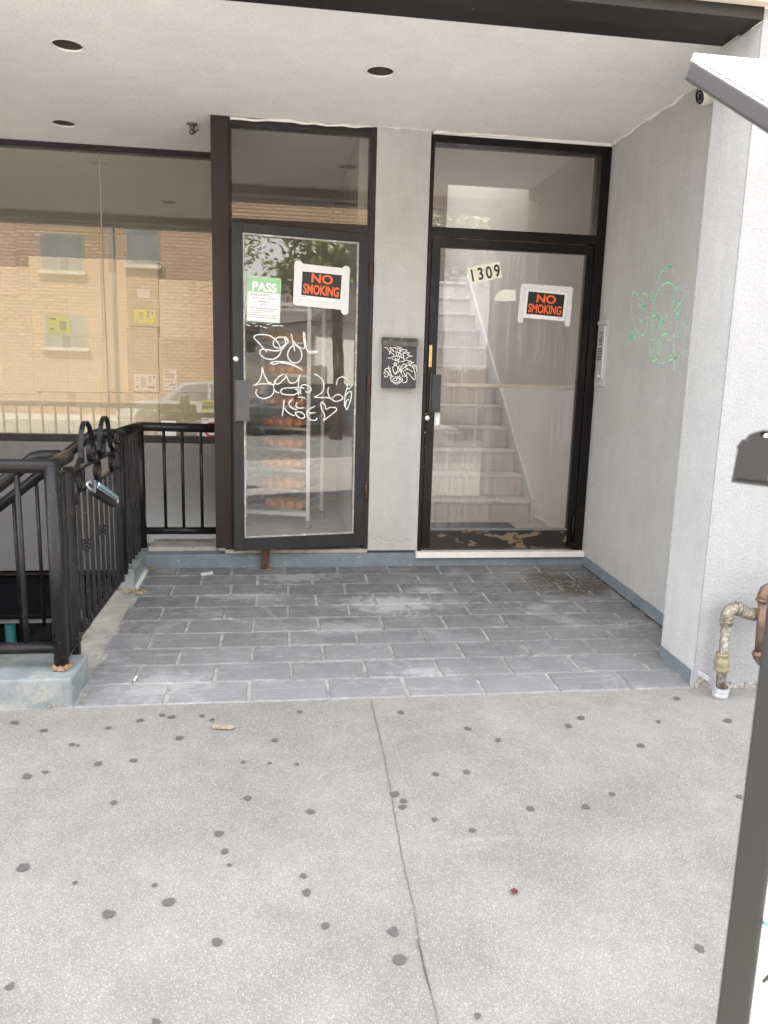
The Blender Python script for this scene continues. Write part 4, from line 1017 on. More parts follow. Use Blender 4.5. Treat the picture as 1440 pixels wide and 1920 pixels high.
# ------------------------------------------------------------------ boxes behind the shop window, with labels
BY = WY+.075
BF = Frame((0,BY,0),(1,0,0),(0,0,1),(0,-1,0))
def carton(px0, py0, px1, py1, lab, mat=M_CARD, dep=.45, dy=0.0):
    a = BF.px(px0, py1); b = BF.px(px1, py0)
    t_ = thing('cardboard_box', ((a[0]+b[0])/2, BY+dy+dep/2, a[1]), lab, 'box', 'cartons stacked behind the shop window')
    bm = B(); fbox(bm, BF, a[0]+.003,b[0]-.003,a[1]+.002,b[1]-.002,-dep-dy,-dy,.006); obj('carton', bm, mat, t_)
    bm = B(); m_ = (a[1]+b[1])/2; fbox(bm, BF, (a[0]+b[0])/2-.03,(a[0]+b[0])/2+.03,b[1]-.10,b[1]-.0005,-dy,-dy+.0012); fbox(bm, BF, (a[0]+b[0])/2-.002,(a[0]+b[0])/2+.002,a[1]+.01,b[1]-.10,-dy,-dy+.0010)
    obj('packing_tape', bm, simple('packing_tape', (.58,.50,.38), .4), t_)
    return t_
carton(-170,500,58,735,'cream carton at the far left edge, middle row of the window stack', M_CARD, dy=.02)
carton(60,485,189,628,'cream carton behind the left yellow label, top of the window stack')
carton(62,630,190,735,'cream carton right below the left yellow label', M_CARD, dy=.006)
carton(191,486,238,735,'narrow tall cream carton just right of the window pane joint', M_CARD, dy=.012)
carton(240,489,296,612,'greyish carton carrying the upper right yellow label', M_CARDG)
carton(240,614,296,735,'greyish carton carrying the left white barcode label', M_CARDG, dy=.004)
carton(299,528,420,634,'wide cream carton at the top right of the window stack', M_CARD, dy=.01)
carton(299,636,420,735,'wide greyish carton carrying the right white barcode label', M_CARDG, dy=.002)
carton(-180,737,80,832,'low wide cream carton in the bottom row at the far left', M_CARD, dy=.03)
carton(82,737,188,832,'low cream carton in the bottom row left of the pane joint', M_CARD, dy=.02)
carton(190,737,297,832,'low cream carton in the bottom row right of the pane joint', M_CARD, dy=.025)
carton(299,737,420,832,'low greyish carton in the bottom row at the right end', M_CARDG, dy=.02)
def wlabel(name, px0, py0, px1, py1, n, mat, lab, bars=(), fr=WIN, cat='label'):
    a = fr.px(px0, py1, n); b = fr.px(px1, py0, n); W_, H_ = b[0]-a[0], b[1]-a[1]
    t_ = thing(name, fr.p(a[0], a[1], n), lab, cat)
    bm = B(); fbox(bm, fr, a[0],b[0],a[1],b[1],n,n+.001); obj('sheet', bm, mat, t_)
    bm = B()
    for (x0,y0,x1,y1) in bars: fbox(bm, fr, a[0]+x0*W_,a[0]+x1*W_,a[1]+y0*H_,a[1]+y1*H_,n+.001,n+.0015)
    if bars: obj('print', bm, M_GREYP, t_)
    return t_
def bc(x0, y0, x1, y1, k): 
    out = []; x = x0
    while x < x1:
        w = (x1-x0)/k*rnd.uniform(.3,.8); out.append((x,y0,min(x+w,x1),y1)); x += w+(x1-x0)/k*rnd.uniform(.3,.7)
    return out
wlabel('yellow_label', 89,592,131,625, -.071, M_YELLOW, 'yellow shipping label with a dark block, further left of the two behind the window', bc(.55,.2,.82,.7,6)+[(.1,.75,.4,.85),(.12,.2,.3,.3)])
wlabel('yellow_label', 252,581,290,606, -.071, M_YELLOW, 'yellow shipping label with small dark blocks, just left of the right-hand stack', bc(.22,.3,.42,.8,4)+[(.62,.4,.72,.9),(.85,.6,.93,.9),(.1,.1,.2,.2)])
wlabel('shipping_label', 252,702,293,733, -.070, M_PAPER, 'white shipping label with a barcode, the wider one of the two', bc(.3,.2,.52,.85,6)+bc(.68,.5,.78,.9,3)+[(.08,.75,.25,.8),(.08,.6,.22,.64),(.6,.15,.92,.3),(.86,.75,.94,.92),(.08,.2,.2,.3)])
wlabel('shipping_label', 306,693,331,731, -.071, M_PAPER, 'white upright shipping label with a barcode, the narrower one of the two', bc(.15,.55,.85,.82,9)+[(.1,.88,.5,.93),(.1,.36,.22,.46),(.3,.36,.45,.46),(.55,.36,.68,.46),(.45,.2,.9,.28),(.75,.05,.9,.15),(.1,.1,.4,.14)])
wlabel('paper_slip', 257,543,281,558, -.071, M_PAPER, 'small blank white slip above the right yellow label', (), cat='slip')
# stickers on the window glass
t_ = wlabel('warning_sticker', 378,751,401,770, -.028, M_YELLOW, 'small yellow and black sticker on the window glass beside the brown post', [(.05,.62,1,.92),(.05,.12,1,.52)], cat='sticker')
bm = B(); a = WIN.px(380,760,-.0262); 
for k in range(7): fbox(bm, WIN, a[0]+k*.018,a[0]+k*.018+.012,a[1]+.02,a[1]+.033,-.0264,-.026)
for k in range(6): fbox(bm, WIN, a[0]+.01+k*.016,a[0]+.01+k*.016+.010,a[1]-.028,a[1]-.018,-.0264,-.026)
obj('print', bm, M_YELLOW, t_)
t_ = wlabel('no_smoking_sticker', 378,784,404,821, -.028, M_PAPER, 'white sticker with a red prohibition ring low on the window beside the brown post', [(.08,.88,.5,.93)], cat='sticker')
a = WIN.px(397,806,-.026); bm = B(); n = 28
ri = [[bm.verts.new(WIN.p(a[0]+r*math.cos(2*math.pi*j/n), a[1]+r*math.sin(2*math.pi*j/n), -.0262)) for j in range(n)] for r in (.042,.060)]
for j in range(n): bm.faces.new((ri[0][j], ri[0][(j+1)%n], ri[1][(j+1)%n], ri[1][j]))
stroke(bm, WIN, [(a[0]-.032,a[1]+.032),(a[0]+.032,a[1]-.032)], .013, -.0261); obj('red_ring', bm, M_REDP, t_)
wlabel('window_decal', 303,789,330,822, -.028, M_PAPER, 'pale white and yellow decal low on the window above the railing', [(.1,.7,.9,.76)], cat='decal')

# ------------------------------------------------------------------ curbs and ledge by the stairwell
bm = B(); box(bm, (-4.6,-DT+.003,-.12), (-1.212,-1.69,.032), .014, 3); box(bm, (-4.6,-1.689,-.12), (-1.36,-1.60,.025), .01)
for v in bm.verts: v.co.z += .004*mnoise.noise(v.co*5)
obj('curb_block', bm, M_CURB, label='worn blue grey concrete curb block under the front railing post', cat='curb')
bm = B(); box(bm, (-1.337,-.425,-.06), (-1.232,.36,.102), .012, 3)
obj('side_curb', bm, M_CURB, label='raised concrete curb under the rear railing beside the gate opening', cat='curb')
bm = B(); box(bm, (-1.231,.094,-.02), (-.763,.36,.128), .008); obj('ledge', bm, M_LEDGE, kind='structure')

# ------------------------------------------------------------------ railings
GX = -1.285
def circ(O, r, n=20): return [V(O)+V((0, r*math.cos(2*math.pi*i/n), r*math.sin(2*math.pi*i/n))) for i in range(n+1)]
# front railing along the pavement, returning to the gate hinge
fr1 = thing('front_railing', (GX,-1.854,.03), 'black tubular iron railing facing the pavement with a rusted foot', 'railing')
YF = -1.854
bm = B(); tube(bm, [(GX,YF,.02),(GX,YF,.935)], .031, 18); obj('post', bm, M_IRONW, fr1)
bm = B(); ringA = []; ringB = []; 
for j in range(40):
    a_ = 2*math.pi*j/40; ro = .042+.020*mnoise.noise(V((math.cos(a_)*1.6, math.sin(a_)*1.6, 3)))+.008*rnd.random()
    ringA.append(bm.verts.new((GX+ro*math.cos(a_), YF+ro*math.sin(a_), .0385))); ringB.append(bm.verts.new((GX+.0312*math.cos(a_), YF+.0312*math.sin(a_), .046+.010*rnd.random())))
for j in range(40): bm.faces.new((ringA[j], ringA[(j+1)%40], ringB[(j+1)%40], ringB[j]))
obj('rust_collar', bm, M_RUSTST, fr1)
bm = B(); tube(bm, [(-4.4,YF,.930),(GX-.03,YF,.930),(GX-.006,YF+.006,.932),(GX,YF+.03,.934),(GX,-1.60,.945)], .030, 16); obj('top_rail', bm, M_IRON, fr1)
bm = B(); tube(bm, [(-4.4,YF,.128),(GX-.01,YF,.128)], .026, 14); obj('bottom_rail', bm, M_IRONW, fr1)
for i in range(22):
    x = -1.425-.135*i; bm = B(); tube(bm, [(x,YF,.13),(x,YF,.93)], .0125, 10); obj('baluster', bm, M_IRONW, fr1)
for z_ in (.880, .058):
    bm = B(); box(bm, (GX-.016,YF+.03,z_), (GX+.016,-1.60,z_+.009)); obj('flat_bar', bm, M_IRONW, fr1)
for y in (-1.765,-1.70): 
    bm = B(); box(bm, (GX-.009,y-.009,.05), (GX+.009,y+.009,.885)); obj('baluster', bm, M_IRONW, fr1)
bm = B(); box(bm, (GX-.018,-1.625,-.085), (GX+.018,-1.590,.90), .002); obj('hinge_post', bm, M_IRONW, fr1)
# stair handrail on the near side
bm = B(); tube(bm, [(GX-.03,-1.60,.943),(-1.395,-1.60,.943),(-1.43,-1.60,.935),(-1.46,-1.60,.912),(-2.4,-1.60,.912-.94*.80),(-3.2,-1.60,.912-1.74*.80)], .030, 16); nr = obj('stair_handrail', bm, M_IRON, label='sloping black handrail on the near side of the basement stairs', cat='handrail')
# rear railing: rises beside the bakery, turns the corner at the ledge
YR = .20
rr = thing('rear_railing', (GX,YR,.1), 'black iron railing between the gate and the brown post, in front of the dark wall', 'railing')
RFm = Frame((0,YR,0),(1,0,0),(0,0,1),(0,-1,0))
xc, zc = RFm.px(265,806); xe = -.762
bm = B(); tube(bm, [(GX,-.47,.960),(GX,YR-.03,.955),(GX+.010,YR-.008,.954),(GX+.035,YR,.953),(xe,YR,.948)], .031, 16); obj('top_rail', bm, M_IRON, rr)
bm = B(); tube(bm, [(GX,YR,.10),(GX,YR,.95)], .031, 16); obj('post', bm, M_IRON, rr)
bm = B(); tube(bm, [(GX,-.47,.09),(GX,-.47,.96)], .028, 14); obj('post', bm, M_IRON, rr)
zb = RFm.px(340,995)[1]; bm = B(); tube(bm, [(GX,YR,zb),(xe,YR,zb)], .026, 14); obj('bottom_rail', bm, M_IRON, rr)
for px in (309,343,378):
    x = RFm.px(px,900)[0]; bm = B(); tube(bm, [(x,YR,zb),(x,YR,.94)], .011, 10); obj('baluster', bm, M_IRON, rr)
for i in range(5):
    y = -.37+.112*i; bm = B(); box(bm, (GX-.010,y-.010,.10), (GX+.010,y+.010,.95)); obj('baluster', bm, M_IRONW, rr)
# far stair railing going down
YS = -.47
fsr = thing('stair_railing', (GX,YS,-.3), 'sloping black iron railing with thin bars along the far side of the basement stairs', 'railing')
sl2 = .80; x0, z0 = -1.44, .945
bm = B(); tube(bm, [(GX-.02,YS,.955),(x0+.03,YS,.955),(x0,YS,.945),(x0-.04,YS,.918),(x0-1.8,YS,.918-1.76*sl2)], .031, 16); obj('top_rail', bm, M_IRON, fsr)
bm = B(); bx0 = -1.37; bz0 = .03
strip(bm, [(bx0,YS,bz0),(bx0-1.9,YS,bz0-1.9*sl2)], (-.62,0,-.0)+V((0,0,0)) if False else (0,0,1), .085, .03); obj('bottom_rail', bm, M_IRON, fsr)
for i in range(12):
    x = x0-.06-.135*i; bm = B(); tube(bm, [(x,YS,bz0-(bx0-x)*sl2),(x,YS,.918-(x0-.04-x)*sl2)], .011, 8); obj('baluster', bm, M_IRON, fsr)

# ------------------------------------------------------------------ gate with scrolls
gy0, gy1 = -1.565, -.525
gt = thing('iron_gate', (GX,gy0,.05), 'black wrought iron gate with scrolls on top at the basement stairs', 'gate')
zt_, zm_, zb_ = .868, .762, .078
def zt_at(y): return zt_+.0*(y-gy0)
for z_ in (zt_, zm_): bm = B(); box(bm, (GX-.015,gy0,z_-.006), (GX+.015,gy1,z_+.006)); obj('cross_bar', bm, M_IRONW, gt)
bm = B()
zl = [SL*gy0+.13, SL*gy1+.13]
box(bm, (GX-.015,gy0,zb_-.006), (GX+.015,gy1,zb_+.006)); obj('cross_bar', bm, M_IRONW, gt)
bm = B(); box(bm, (GX-.014,gy0-.012,.05), (GX+.014,gy0+.012,zt_+.02)); obj('stile', bm, M_IRONW, gt)
bm = B(); box(bm, (GX-.014,gy1-.012,.055), (GX+.014,gy1+.012,zt_+.095)); obj('stile', bm, M_IRONW, gt)
NB = 8
for i in range(NB):
    y = gy0+(gy1-gy0)*(i+1)/(NB+1); bm = B(); box(bm, (GX-.008,y-.008,zb_), (GX+.008,y+.008,zm_))
    if i in (1, 4):
        for h in (.455, .475, .495): lathe(bm, [(.010,-.008),(.020,-.004),(.020,.004),(.010,.008)], (GX,y,h-.0 if i == 1 else h), (0,0,1), 12)
    obj('gate_bar', bm, M_IRONW, gt)
for y in (gy0+.13, (gy0+gy1)/2, gy1-.16):
    bm = B(); c = circ((GX,y,(zt_+zm_)/2), (zt_-zm_)/2-.004); strip(bm, [V((p.x, GX*0+p.y, p.z)) for p in c], (1,0,0), .022, .005); obj('ring', bm, M_IRONW, gt)
# two mirrored hairpin scrolls above the top bar
ym = (gy0+gy1)/2
def hairpin(s):
    pts = [(s*.43, zt_+.004), (s*.40, zt_+.010), (s*.335, zt_+.045), (s*.315, zt_+.10), (s*.285, zt_+.175), (s*.215, zt_+.212), (s*.135, zt_+.18), (s*.085, zt_+.11), (s*.045, zt_+.05)]
    c = (s*.115, zt_+.062); n = 26
    for i in range(n+1):
        a = -.45 - i/n*2.05*math.pi; r = .068-.034*i/n
        pts.append((c[0]-s*r*math.cos(a), c[1]+r*math.sin(a)))
    return [(GX, ym+a, b) for a, b in smooth_curve(pts, 4)]
for s in (-1, 1):
    bm = B(); strip(bm, hairpin(s), (1,0,0), .024, .006); obj('scroll', bm, M_IRON, gt)
for z in (.775, .16):
    bm = B(); box(bm, (GX-.018,gy0-.026,z-.055), (GX+.020,gy0-.012,z+.055), .003); tube(bm, [(GX+.02,gy0-.012,z-.055),(GX+.02,gy0-.012,z+.055)], .013, 10)
    obj('hinge', bm, M_IRONW, gt)
bm = B(); box(bm, (GX-.012,gy1-.09,zt_+.045), (GX+.006,gy1+.02,zt_+.058)); lathe(bm, [(.014,0),(.014,.03)], (GX,gy1-.05,zt_+.05), (1,0,0), 12); obj('latch', bm, M_IRON, gt)
# padlock / key box hanging from the gate
A_ = onX(168,912,-1.245); B_ = onX(210,940,-1.245)
ax = (B_-A_).normalized(); fr9 = Frame(A_, ax, V((1,0,0)).cross(ax), V((1,0,0)))
pk = thing('padlock', A_, 'silver and black key lock box hanging at a slant on the iron gate', 'padlock')
Lk = (B_-A_).length
W2 = .034
fr9 = Frame(A_, ax, ax.cross(V((-1,0,0))), V((1,0,0)))
bm = B(); fbox(bm, fr9, .0,Lk,-W2,W2,-.008,.030,.007,3); obj('lock_body', bm, M_GLINT, pk)
bm = B(); sg = 1 if fr9.W.z > 0 else -1; fbox(bm, fr9, .03,Lk-.02,min(sg*.006,sg*.026),max(sg*.006,sg*.026),.030,.040,.004); obj('dial_window', bm, M_GLINT2, pk)
bm = B(); fbox(bm, fr9, .012,Lk-.006,min(sg*-.004,sg*.002),max(sg*-.004,sg*.002),.030,.036,.002); lathe(bm, [(.014,0),(.014,.006),(.010,.009)], fr9.p(Lk-.012, 0, .029), V((1,0,0)), 16); obj('steel_trim', bm, M_STEEL, pk)
bm = B(); P0 = fr9.p(0,.016,.008); P1 = fr9.p(0,-.016,.008); tube(bm, smooth_curve([tuple(P0), tuple(P0-ax*.04), tuple(fr9.p(-.062,0,.002)), tuple(P1-ax*.04), tuple(P1)], 6), .0055, 10); obj('shackle', bm, M_STEEL, pk)

# ------------------------------------------------------------------ gas pipes on the front wall
gp = thing('gas_pipe', onfloor(1345,1300), 'weathered bent gas pipe rising from the pavement with a strap at its foot', 'pipe')
PY = -2.085
PF = Frame((0,PY,0),(1,0,0),(0,0,1),(0,-1,0))
def pp(x, y): u, v = PF.px(x, y); return V((u, PY, v))
r0 = .023
foot = pp(1350,1300); foot.z = floor_z(PY)
top = pp(1366,1150)
bm = B(); tube(bm, [foot, pp(1362,1165)], r0*.98, 16); obj('riser_pipe', bm, M_PIPE, gp)
bm = B(); a = pp(1352,1258); d = (pp(1362,1165)-foot).normalized()
lathe(bm, [(.027,0),(.034,.004),(.034,.014),(.031,.02),(.035,.035),(.034,.05),(.028,.066),(.026,.074),(.030,.078),(.030,.088),(.024,.09)], a, d, 20); obj('union', bm, simple('old_brass_union', (.27,.225,.15), .5, .2, var=.25, vs=40), gp)
bm = B(); e1 = [pp(1362,1172), pp(1363,1155), pp(1366,1146), pp(1373,1142), pp(1382,1141)]; tube(bm, e1, r0*1.28, 16); tube(bm, [pp(1376,1141), pp(1388,1142), pp(1398,1149), pp(1408,1152), pp(1418,1152)], r0*1.25, 16)
for q0, q1 in ((pp(1380,1141),pp(1383,1141)),(pp(1386,1142),pp(1389,1143)),(pp(1362,1166),pp(1362,1162))): tube(bm, [q0, q1], r0*1.45, 16)
obj('elbow', bm, M_PIPE, gp)
bm = B(); tube(bm, [pp(1414,1152), pp(1620,1156)], r0*.98, 14); tube(bm, [pp(1412,1152), pp(1424,1152)], r0*1.3, 14); obj('cross_pipe', bm, M_PIPEB, gp)
bm = B(); f = foot
lathe(bm, [(.034,0),(.036,.006),(.036,.022),(.032,.026)], f, (0,0,1), 20); obj('foot_sleeve', bm, M_CLAMP, gp)
bm = B(); pts = [V((X_PIL+.015,-DT-.010,f.z+.085)), V((X_PIL+.06,-DT-.03,f.z+.06)), V((f.x-.034,PY-.014,f.z+.042)), V((f.x-.018,PY-.032,f.z+.038)), V((f.x+.010,PY-.036,f.z+.038)), V((f.x+.032,PY-.018,f.z+.040)), V((f.x+.036,PY+.01,f.z+.044))]
strip(bm, [V(p) for p in smooth_curve([tuple(p) for p in pts], 5)], (0,0,1), .026, .004); obj('strap', bm, M_CLAMP, gp)
g2 = thing('gas_pipe', pp(1415,1230), 'bronze coloured gas pipe branch with two elbows further along the white wall', 'pipe')
bm = B(); tube(bm, [pp(1411,1218)+V((0,-.045,0)), pp(1419,1115)+V((0,-.045,0))], r0*.8, 14); obj('vertical_pipe', bm, M_PIPEB, g2)
bm = B(); o_ = V((0,-.045,0)); tube(bm, [pp(1418,1124)+o_, pp(1419,1110)+o_, pp(1423,1101)+o_, pp(1432,1096)+o_, pp(1446,1095)+o_], r0*1.02, 14); tube(bm, [pp(1417,1122)+o_, pp(1418,1118)+o_], r0*1.25, 14); tube(bm, [pp(1444,1095)+o_, pp(1600,1099)+o_], r0*.8, 12); obj('elbow', bm, M_PIPEB, g2); bm = B()
tube(bm, [pp(1411,1214)+o_, pp(1411,1226)+o_, pp(1416,1233)+o_, pp(1426,1236)+o_, pp(1440,1237)+o_], r0*1.02, 14); tube(bm, [pp(1411,1218)+o_, pp(1411,1222)+o_], r0*1.25, 14); obj('elbow', bm, M_PIPEB, g2)

# ------------------------------------------------------------------ street kiosk close to the camera (sign frame, head, solar panel)
ks = thing('street_kiosk', onfloor(1560,1900), 'black street kiosk with a white map panel and grey solar panel at the right edge', 'kiosk')
pA = at_depth(1404,1400,1.12)                       # a point on the left edge of the sign frame
kf = V((-.35,-.94,0)).normalized(); kf = (V((CAM.x,CAM.y,0))-V((pA.x,pA.y,0))).normalized()
kr = V((kf.y*-1, kf.x, 0)); kr = kr if kr.dot(CR) > 0 else -kr
kr = (kr*.93 + kf*.37).normalized(); kn = kr.cross(V((0,0,1))); kn = kn if kn.dot(kf) > 0 else -kn
K = Frame((pA.x,pA.y,0), kr, (0,0,1), kn); zk0 = floor_z(pA.y); KW = .52
bm = B(); fbox(bm, K, 0,.046,zk0+.02,1.10,-.05,0,.004); fbox(bm, K, KW-.046,KW,zk0+.02,1.10,-.05,0,.004); fbox(bm, K, .046,KW-.046,1.054,1.10,-.0499,-.0001,.004); fbox(bm, K, .046,KW-.046,zk0+.10,zk0+.15,-.0499,-.0001,.004); fbox(bm, K, -.03,KW+.03,zk0,zk0+.02,-.15,.10,.004)
obj('sign_frame', bm, M_KIOSK, ks)
bm = B(); fbox(bm, K, .046,KW-.046,zk0+.15,1.054,-.03,-.012); pst = obj('map_panel', bm, M_POSTER, ks)
bm = B(); a = K.px(1437,1832,-.011); text_bm(bm, 'A', K, a[0]-.006, a[1]-.012, .030, -.0112, 1.0, .02); text_bm(bm, 'B', K, .20, .35, .03, -.0112, 1, .02) if False else None; obj('letter', bm, M_BLACKPRINT, pst)
bm = B(); a = K.px(1428,1728,-.011); stroke(bm, K, [(a[0],a[1]),(a[0]+.02,a[1]-.008),(a[0]+.05,a[1]-.05),(a[0]+.08,a[1]-.14),(a[0]+.2,a[1]-.2)], .006, -.0112); obj('map_line', bm, M_TEAL, pst)
# kiosk head: rounded hood reaching out to the left
def hood(bm):
    a = K.px(1382,897,.03); top_ = K.px(1440,806,.03)[1]; left = a[0]; bot = K.px(1400,905,.03)[1]
    prof = [(left,bot),(left+.004,top_-.028),(left+.016,top_-.010),(left+.036,top_),(left+.30,top_),(left+.50,top_-.02),(left+.50,bot)]
    pts = smooth_curve(prof[1:4], 5); outl = [prof[0]]+pts+prof[4:]
    prism(bm, [K.p(u, v, .055) for u, v in outl], K.N*-.11)
    return left, bot, top_
bm = B(); hl, hb, ht = hood(bm)
es = [e for e in bm.edges if abs((e.verts[0].co-e.verts[1].co).normalized().dot(K.N)) < .5]
bmesh.ops.bevel(bm, geom=es, offset=.008, segments=3, affect='EDGES')
for f in bm.faces: f.smooth = False
obj('kiosk_head', bm, M_KIOSK2, ks)
bm = B(); a = K.px(1440,893,.056); lathe(bm, [(.016,0),(.016,.004),(.012,.005)], K.p(a[0]+.018,a[1],.0545), K.N, 18); obj('head_emblem', bm, M_PAPER, ks)
bm = B(); tube(bm, [K.p(.26,1.10,-.025), K.p(.26,1.75,-.025)], .03, 14); obj('mast', bm, M_KIOSK, ks)
# tilted solar panel: sky glare painted white on top, shade painted on the frame
A0 = at_depth(1297,104,1.25); B0 = at_depth(1440,190,1.10); C0 = at_depth(1440,98,1.35)
e1 = (B0-A0).normalized(); e2 = (C0-A0); e2 = (e2-e1*e2.dot(e1)).normalized(); nn = e1.cross(e2); nn = nn if nn.z > 0 else -nn
S9 = Frame(A0, e1, e2, nn)
SW, SD = .55, .62
bm = B(); fbox(bm, S9, 0,SW,0,SD,-.036,-.0025,.006,3); obj('solar_frame', bm, M_SOLAR_SHADE, ks)
bm = B(); w = .030
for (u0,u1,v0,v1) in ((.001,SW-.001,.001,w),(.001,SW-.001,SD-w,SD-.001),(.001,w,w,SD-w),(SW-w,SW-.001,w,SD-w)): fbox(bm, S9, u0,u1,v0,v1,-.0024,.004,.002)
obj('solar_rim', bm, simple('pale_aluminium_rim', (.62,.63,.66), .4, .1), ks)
bm = B(); fbox(bm, S9, w,SW-w,w,SD-w,-.0024,.0005); obj('solar_panel', bm, M_SOLAR_GLARE, ks)

# ------------------------------------------------------------------ marks and litter on the ground
gum_px = [(27,1356,9),(82,1371,8),(203,1366,7),(263,1352,8),(304,1342,7),(323,1345,8),(135,1397,7),(146,1399,4),(336,1385,10),(378,1343,7),(398,1351,7),(50,1457,11),(85,1449,6),(184,1433,9),(251,1427,8),(213,1506,8),(464,1498,9),(515,1389,8),(562,1336,7),(582,1523,9),(410,1564,10),(421,1598,9),(43,1628,12),(569,1644,8),(575,1675,10),(430,1623,5),(316,1693,12),(203,1715,14),(610,1737,10),(408,1768,12),(18,1852,8),(292,1919,10),
  (752,1337,8),(877,1367,8),(934,1389,8),(1066,1362,8),(1090,1347,9),(1201,1399,9),(1269,1310,8),(1365,1352,9),(817,1453,8),(875,1449,8),(741,1490,11),(757,1503,9),(755,1514,9),(815,1538,7),(886,1558,8),(994,1517,9),(1098,1513,9),(1148,1490,7),(736,1748,14),(750,1801,14),(1312,1780,11),(1386,1495,7),(895,1907,7),(505,1432,5),(456,1430,6),(556,1434,5),(140,1657,5),(1235,1354,6),(290,1661,6)]
gl_ = 'dark flattened gum spot on the pale sidewalk'
for (x, y, r) in gum_px:
    p = onfloor(x, y); rad = r/FPX*(p-CAM).length*.72; bm = B(); n = 30; sd = rnd.random()*99
    asp = rnd.uniform(.9, 1.25); rot = rnd.uniform(0, 3.14)
    c = bm.verts.new((p.x,p.y,floor_z(p.y)+.004)); ring = []
    for j in range(n):
        a = 2*math.pi*j/n; rr_ = rad*(1+.42*mnoise.noise(V((math.cos(a)*1.2+sd, math.sin(a)*1.2, sd)))+.10*mnoise.noise(V((math.cos(a)*4+sd, math.sin(a)*4, sd)))+rnd.uniform(-.02,.02)); dx, dy = rr_*asp*math.cos(a), rr_*math.sin(a)
        xx = p.x+dx*math.cos(rot)-dy*math.sin(rot); yy = p.y+dx*math.sin(rot)+dy*math.cos(rot); yy = min(yy, -DT-.002)
        ring.append(bm.verts.new((xx, yy, floor_z(yy)+.004)))
    for j in range(n): bm.faces.new((c, ring[j], ring[(j+1)%n]))
    obj('gum_spot', bm, M_GUM, None, gl_, 'gum spot', 'gum spots on the sidewalk', org=(p.x,p.y,floor_z(p.y)))
for (x, y, r) in [(1010,1254,0)]: pass
def flat_poly(name, pts, mat, lab, cat, h=.004, grp=None, lift=.006):
    P = [onfloor(x, y) for x, y in pts]; bm = B(); prism(bm, [V((q.x,q.y,floor_z(q.y)+lift)) for q in P], (0,0,h)); return obj(name, bm, mat, None, lab, cat, grp)
flat_poly('paper_scrap', [(376,1077),(399,1073),(400,1079),(378,1082)], M_LITTER, 'small white paper scrap on the slate tiles near the step', 'litter', .001, lift=.008)
flat_poly('paper_scrap', [(249,1279),(255,1270),(259,1271),(253,1281)], M_LITTER, 'tiny white paper curl on the slate tiles near the curb block', 'litter', .002, lift=.008)
flat_poly('wrapper_strip', [(396,1364),(404,1362),(438,1363),(441,1367),(434,1370),(400,1369)], simple('yellow_stick', (.31,.265,.185), .8, var=.35, vs=50), 'small yellowish flat stick lying on the sidewalk', 'stick', .003)
t_ = thing('red_petal', onfloor(964,1675), 'tiny dark red flower petal on the sidewalk', 'petal')
bm = B(); p = onfloor(964,1675)
for k in range(5):
    a = k*1.3; c = p+V((.007*math.cos(a), .007*math.sin(a), .008)); q = bmesh.ops.create_icosphere(bm, subdivisions=1, radius=.0055)
    bmesh.ops.scale(bm, vec=V((1,1,.45)), verts=q['verts']); bmesh.ops.translate(bm, verts=q['verts'], vec=c)
obj('petal', bm, simple('dark_red', (.16,.012,.02), .6), t_)
def leaf_pile(name, px, py, n, spread, lab, mat=M_LEAF, size=.022, lift=.008):
    p = onfloor(px, py); bm = B()
    for i in range(n):
        a, r = rnd.uniform(0, 6.28), spread*rnd.random()**.8; c = V((p.x+r*math.cos(a)*1.4, p.y+r*math.sin(a), 0)); c.z = floor_z(c.y)+lift+rnd.uniform(0,.012)
        if c.x < EX0-.1 and c.y < -1.7: continue
        u = V((math.cos(a*3), math.sin(a*3), rnd.uniform(-.3,.3)))*size*rnd.uniform(.5,1.1); w = V((-math.sin(a*3), math.cos(a*3), rnd.uniform(-.3,.3)))*size*.35
        vs = [bm.verts.new(q) for q in (c-u, c-u*.2+w, c+u*.5+w*.8, c+u, c+u*.4-w*.9, c-u*.3-w)]; bm.faces.new(vs)
    return obj(name, bm, mat, None, lab, 'litter', kind=None)
leaf_pile('dry_leaves', 280,1068, 9, .025, 'few dry yellow leaves in the corner of the step by the rear curb')
leaf_pile('dry_leaves', 250,1112, 22, .05, 'scatter of dry tan leaf bits at the foot of the rear curb')
leaf_pile('dry_leaves', 503,1071, 3, .014, 'yellow leaf bit beside the rusty doorstop')
o = leaf_pile('dirt_scatter', 1080,1100, 300, .27, 'patch of straw coloured dirt and crumbs on the tiles by the side wall', simple('straw_dirt', (.36,.31,.22), .95, var=.6, vs=80), .010, .0075); o['kind'] = 'stuff'
o = leaf_pile('leaf_dirt', 105,1322, 26, .045, 'rust brown leaf dirt at the foot of the curb block', simple('rust_dirt', (.36,.22,.15), .95, var=.5, vs=60), .014, .008); o['kind'] = 'stuff'
bm = B()
for i in range(60):
    x = rnd.uniform(-1.15, 1.5); y = rnd.uniform(-1.9, -.05); 
    if rnd.random() < .5: y = rnd.uniform(-.5, -.04)
    s = rnd.uniform(.002, .007); a = rnd.uniform(0, 3); c = V((x, y, floor_z(y)+.008)); u = V((math.cos(a), math.sin(a), 0))*s; w = V((-math.sin(a), math.cos(a), 0))*s*.5
    bm.faces.new([bm.verts.new(q) for q in (c-u, c+w, c+u, c-w)])
obj('tile_crumbs', bm, M_DUST, None, 'loose pale crumbs and specks on the slate tiles', 'litter', kind='stuff')

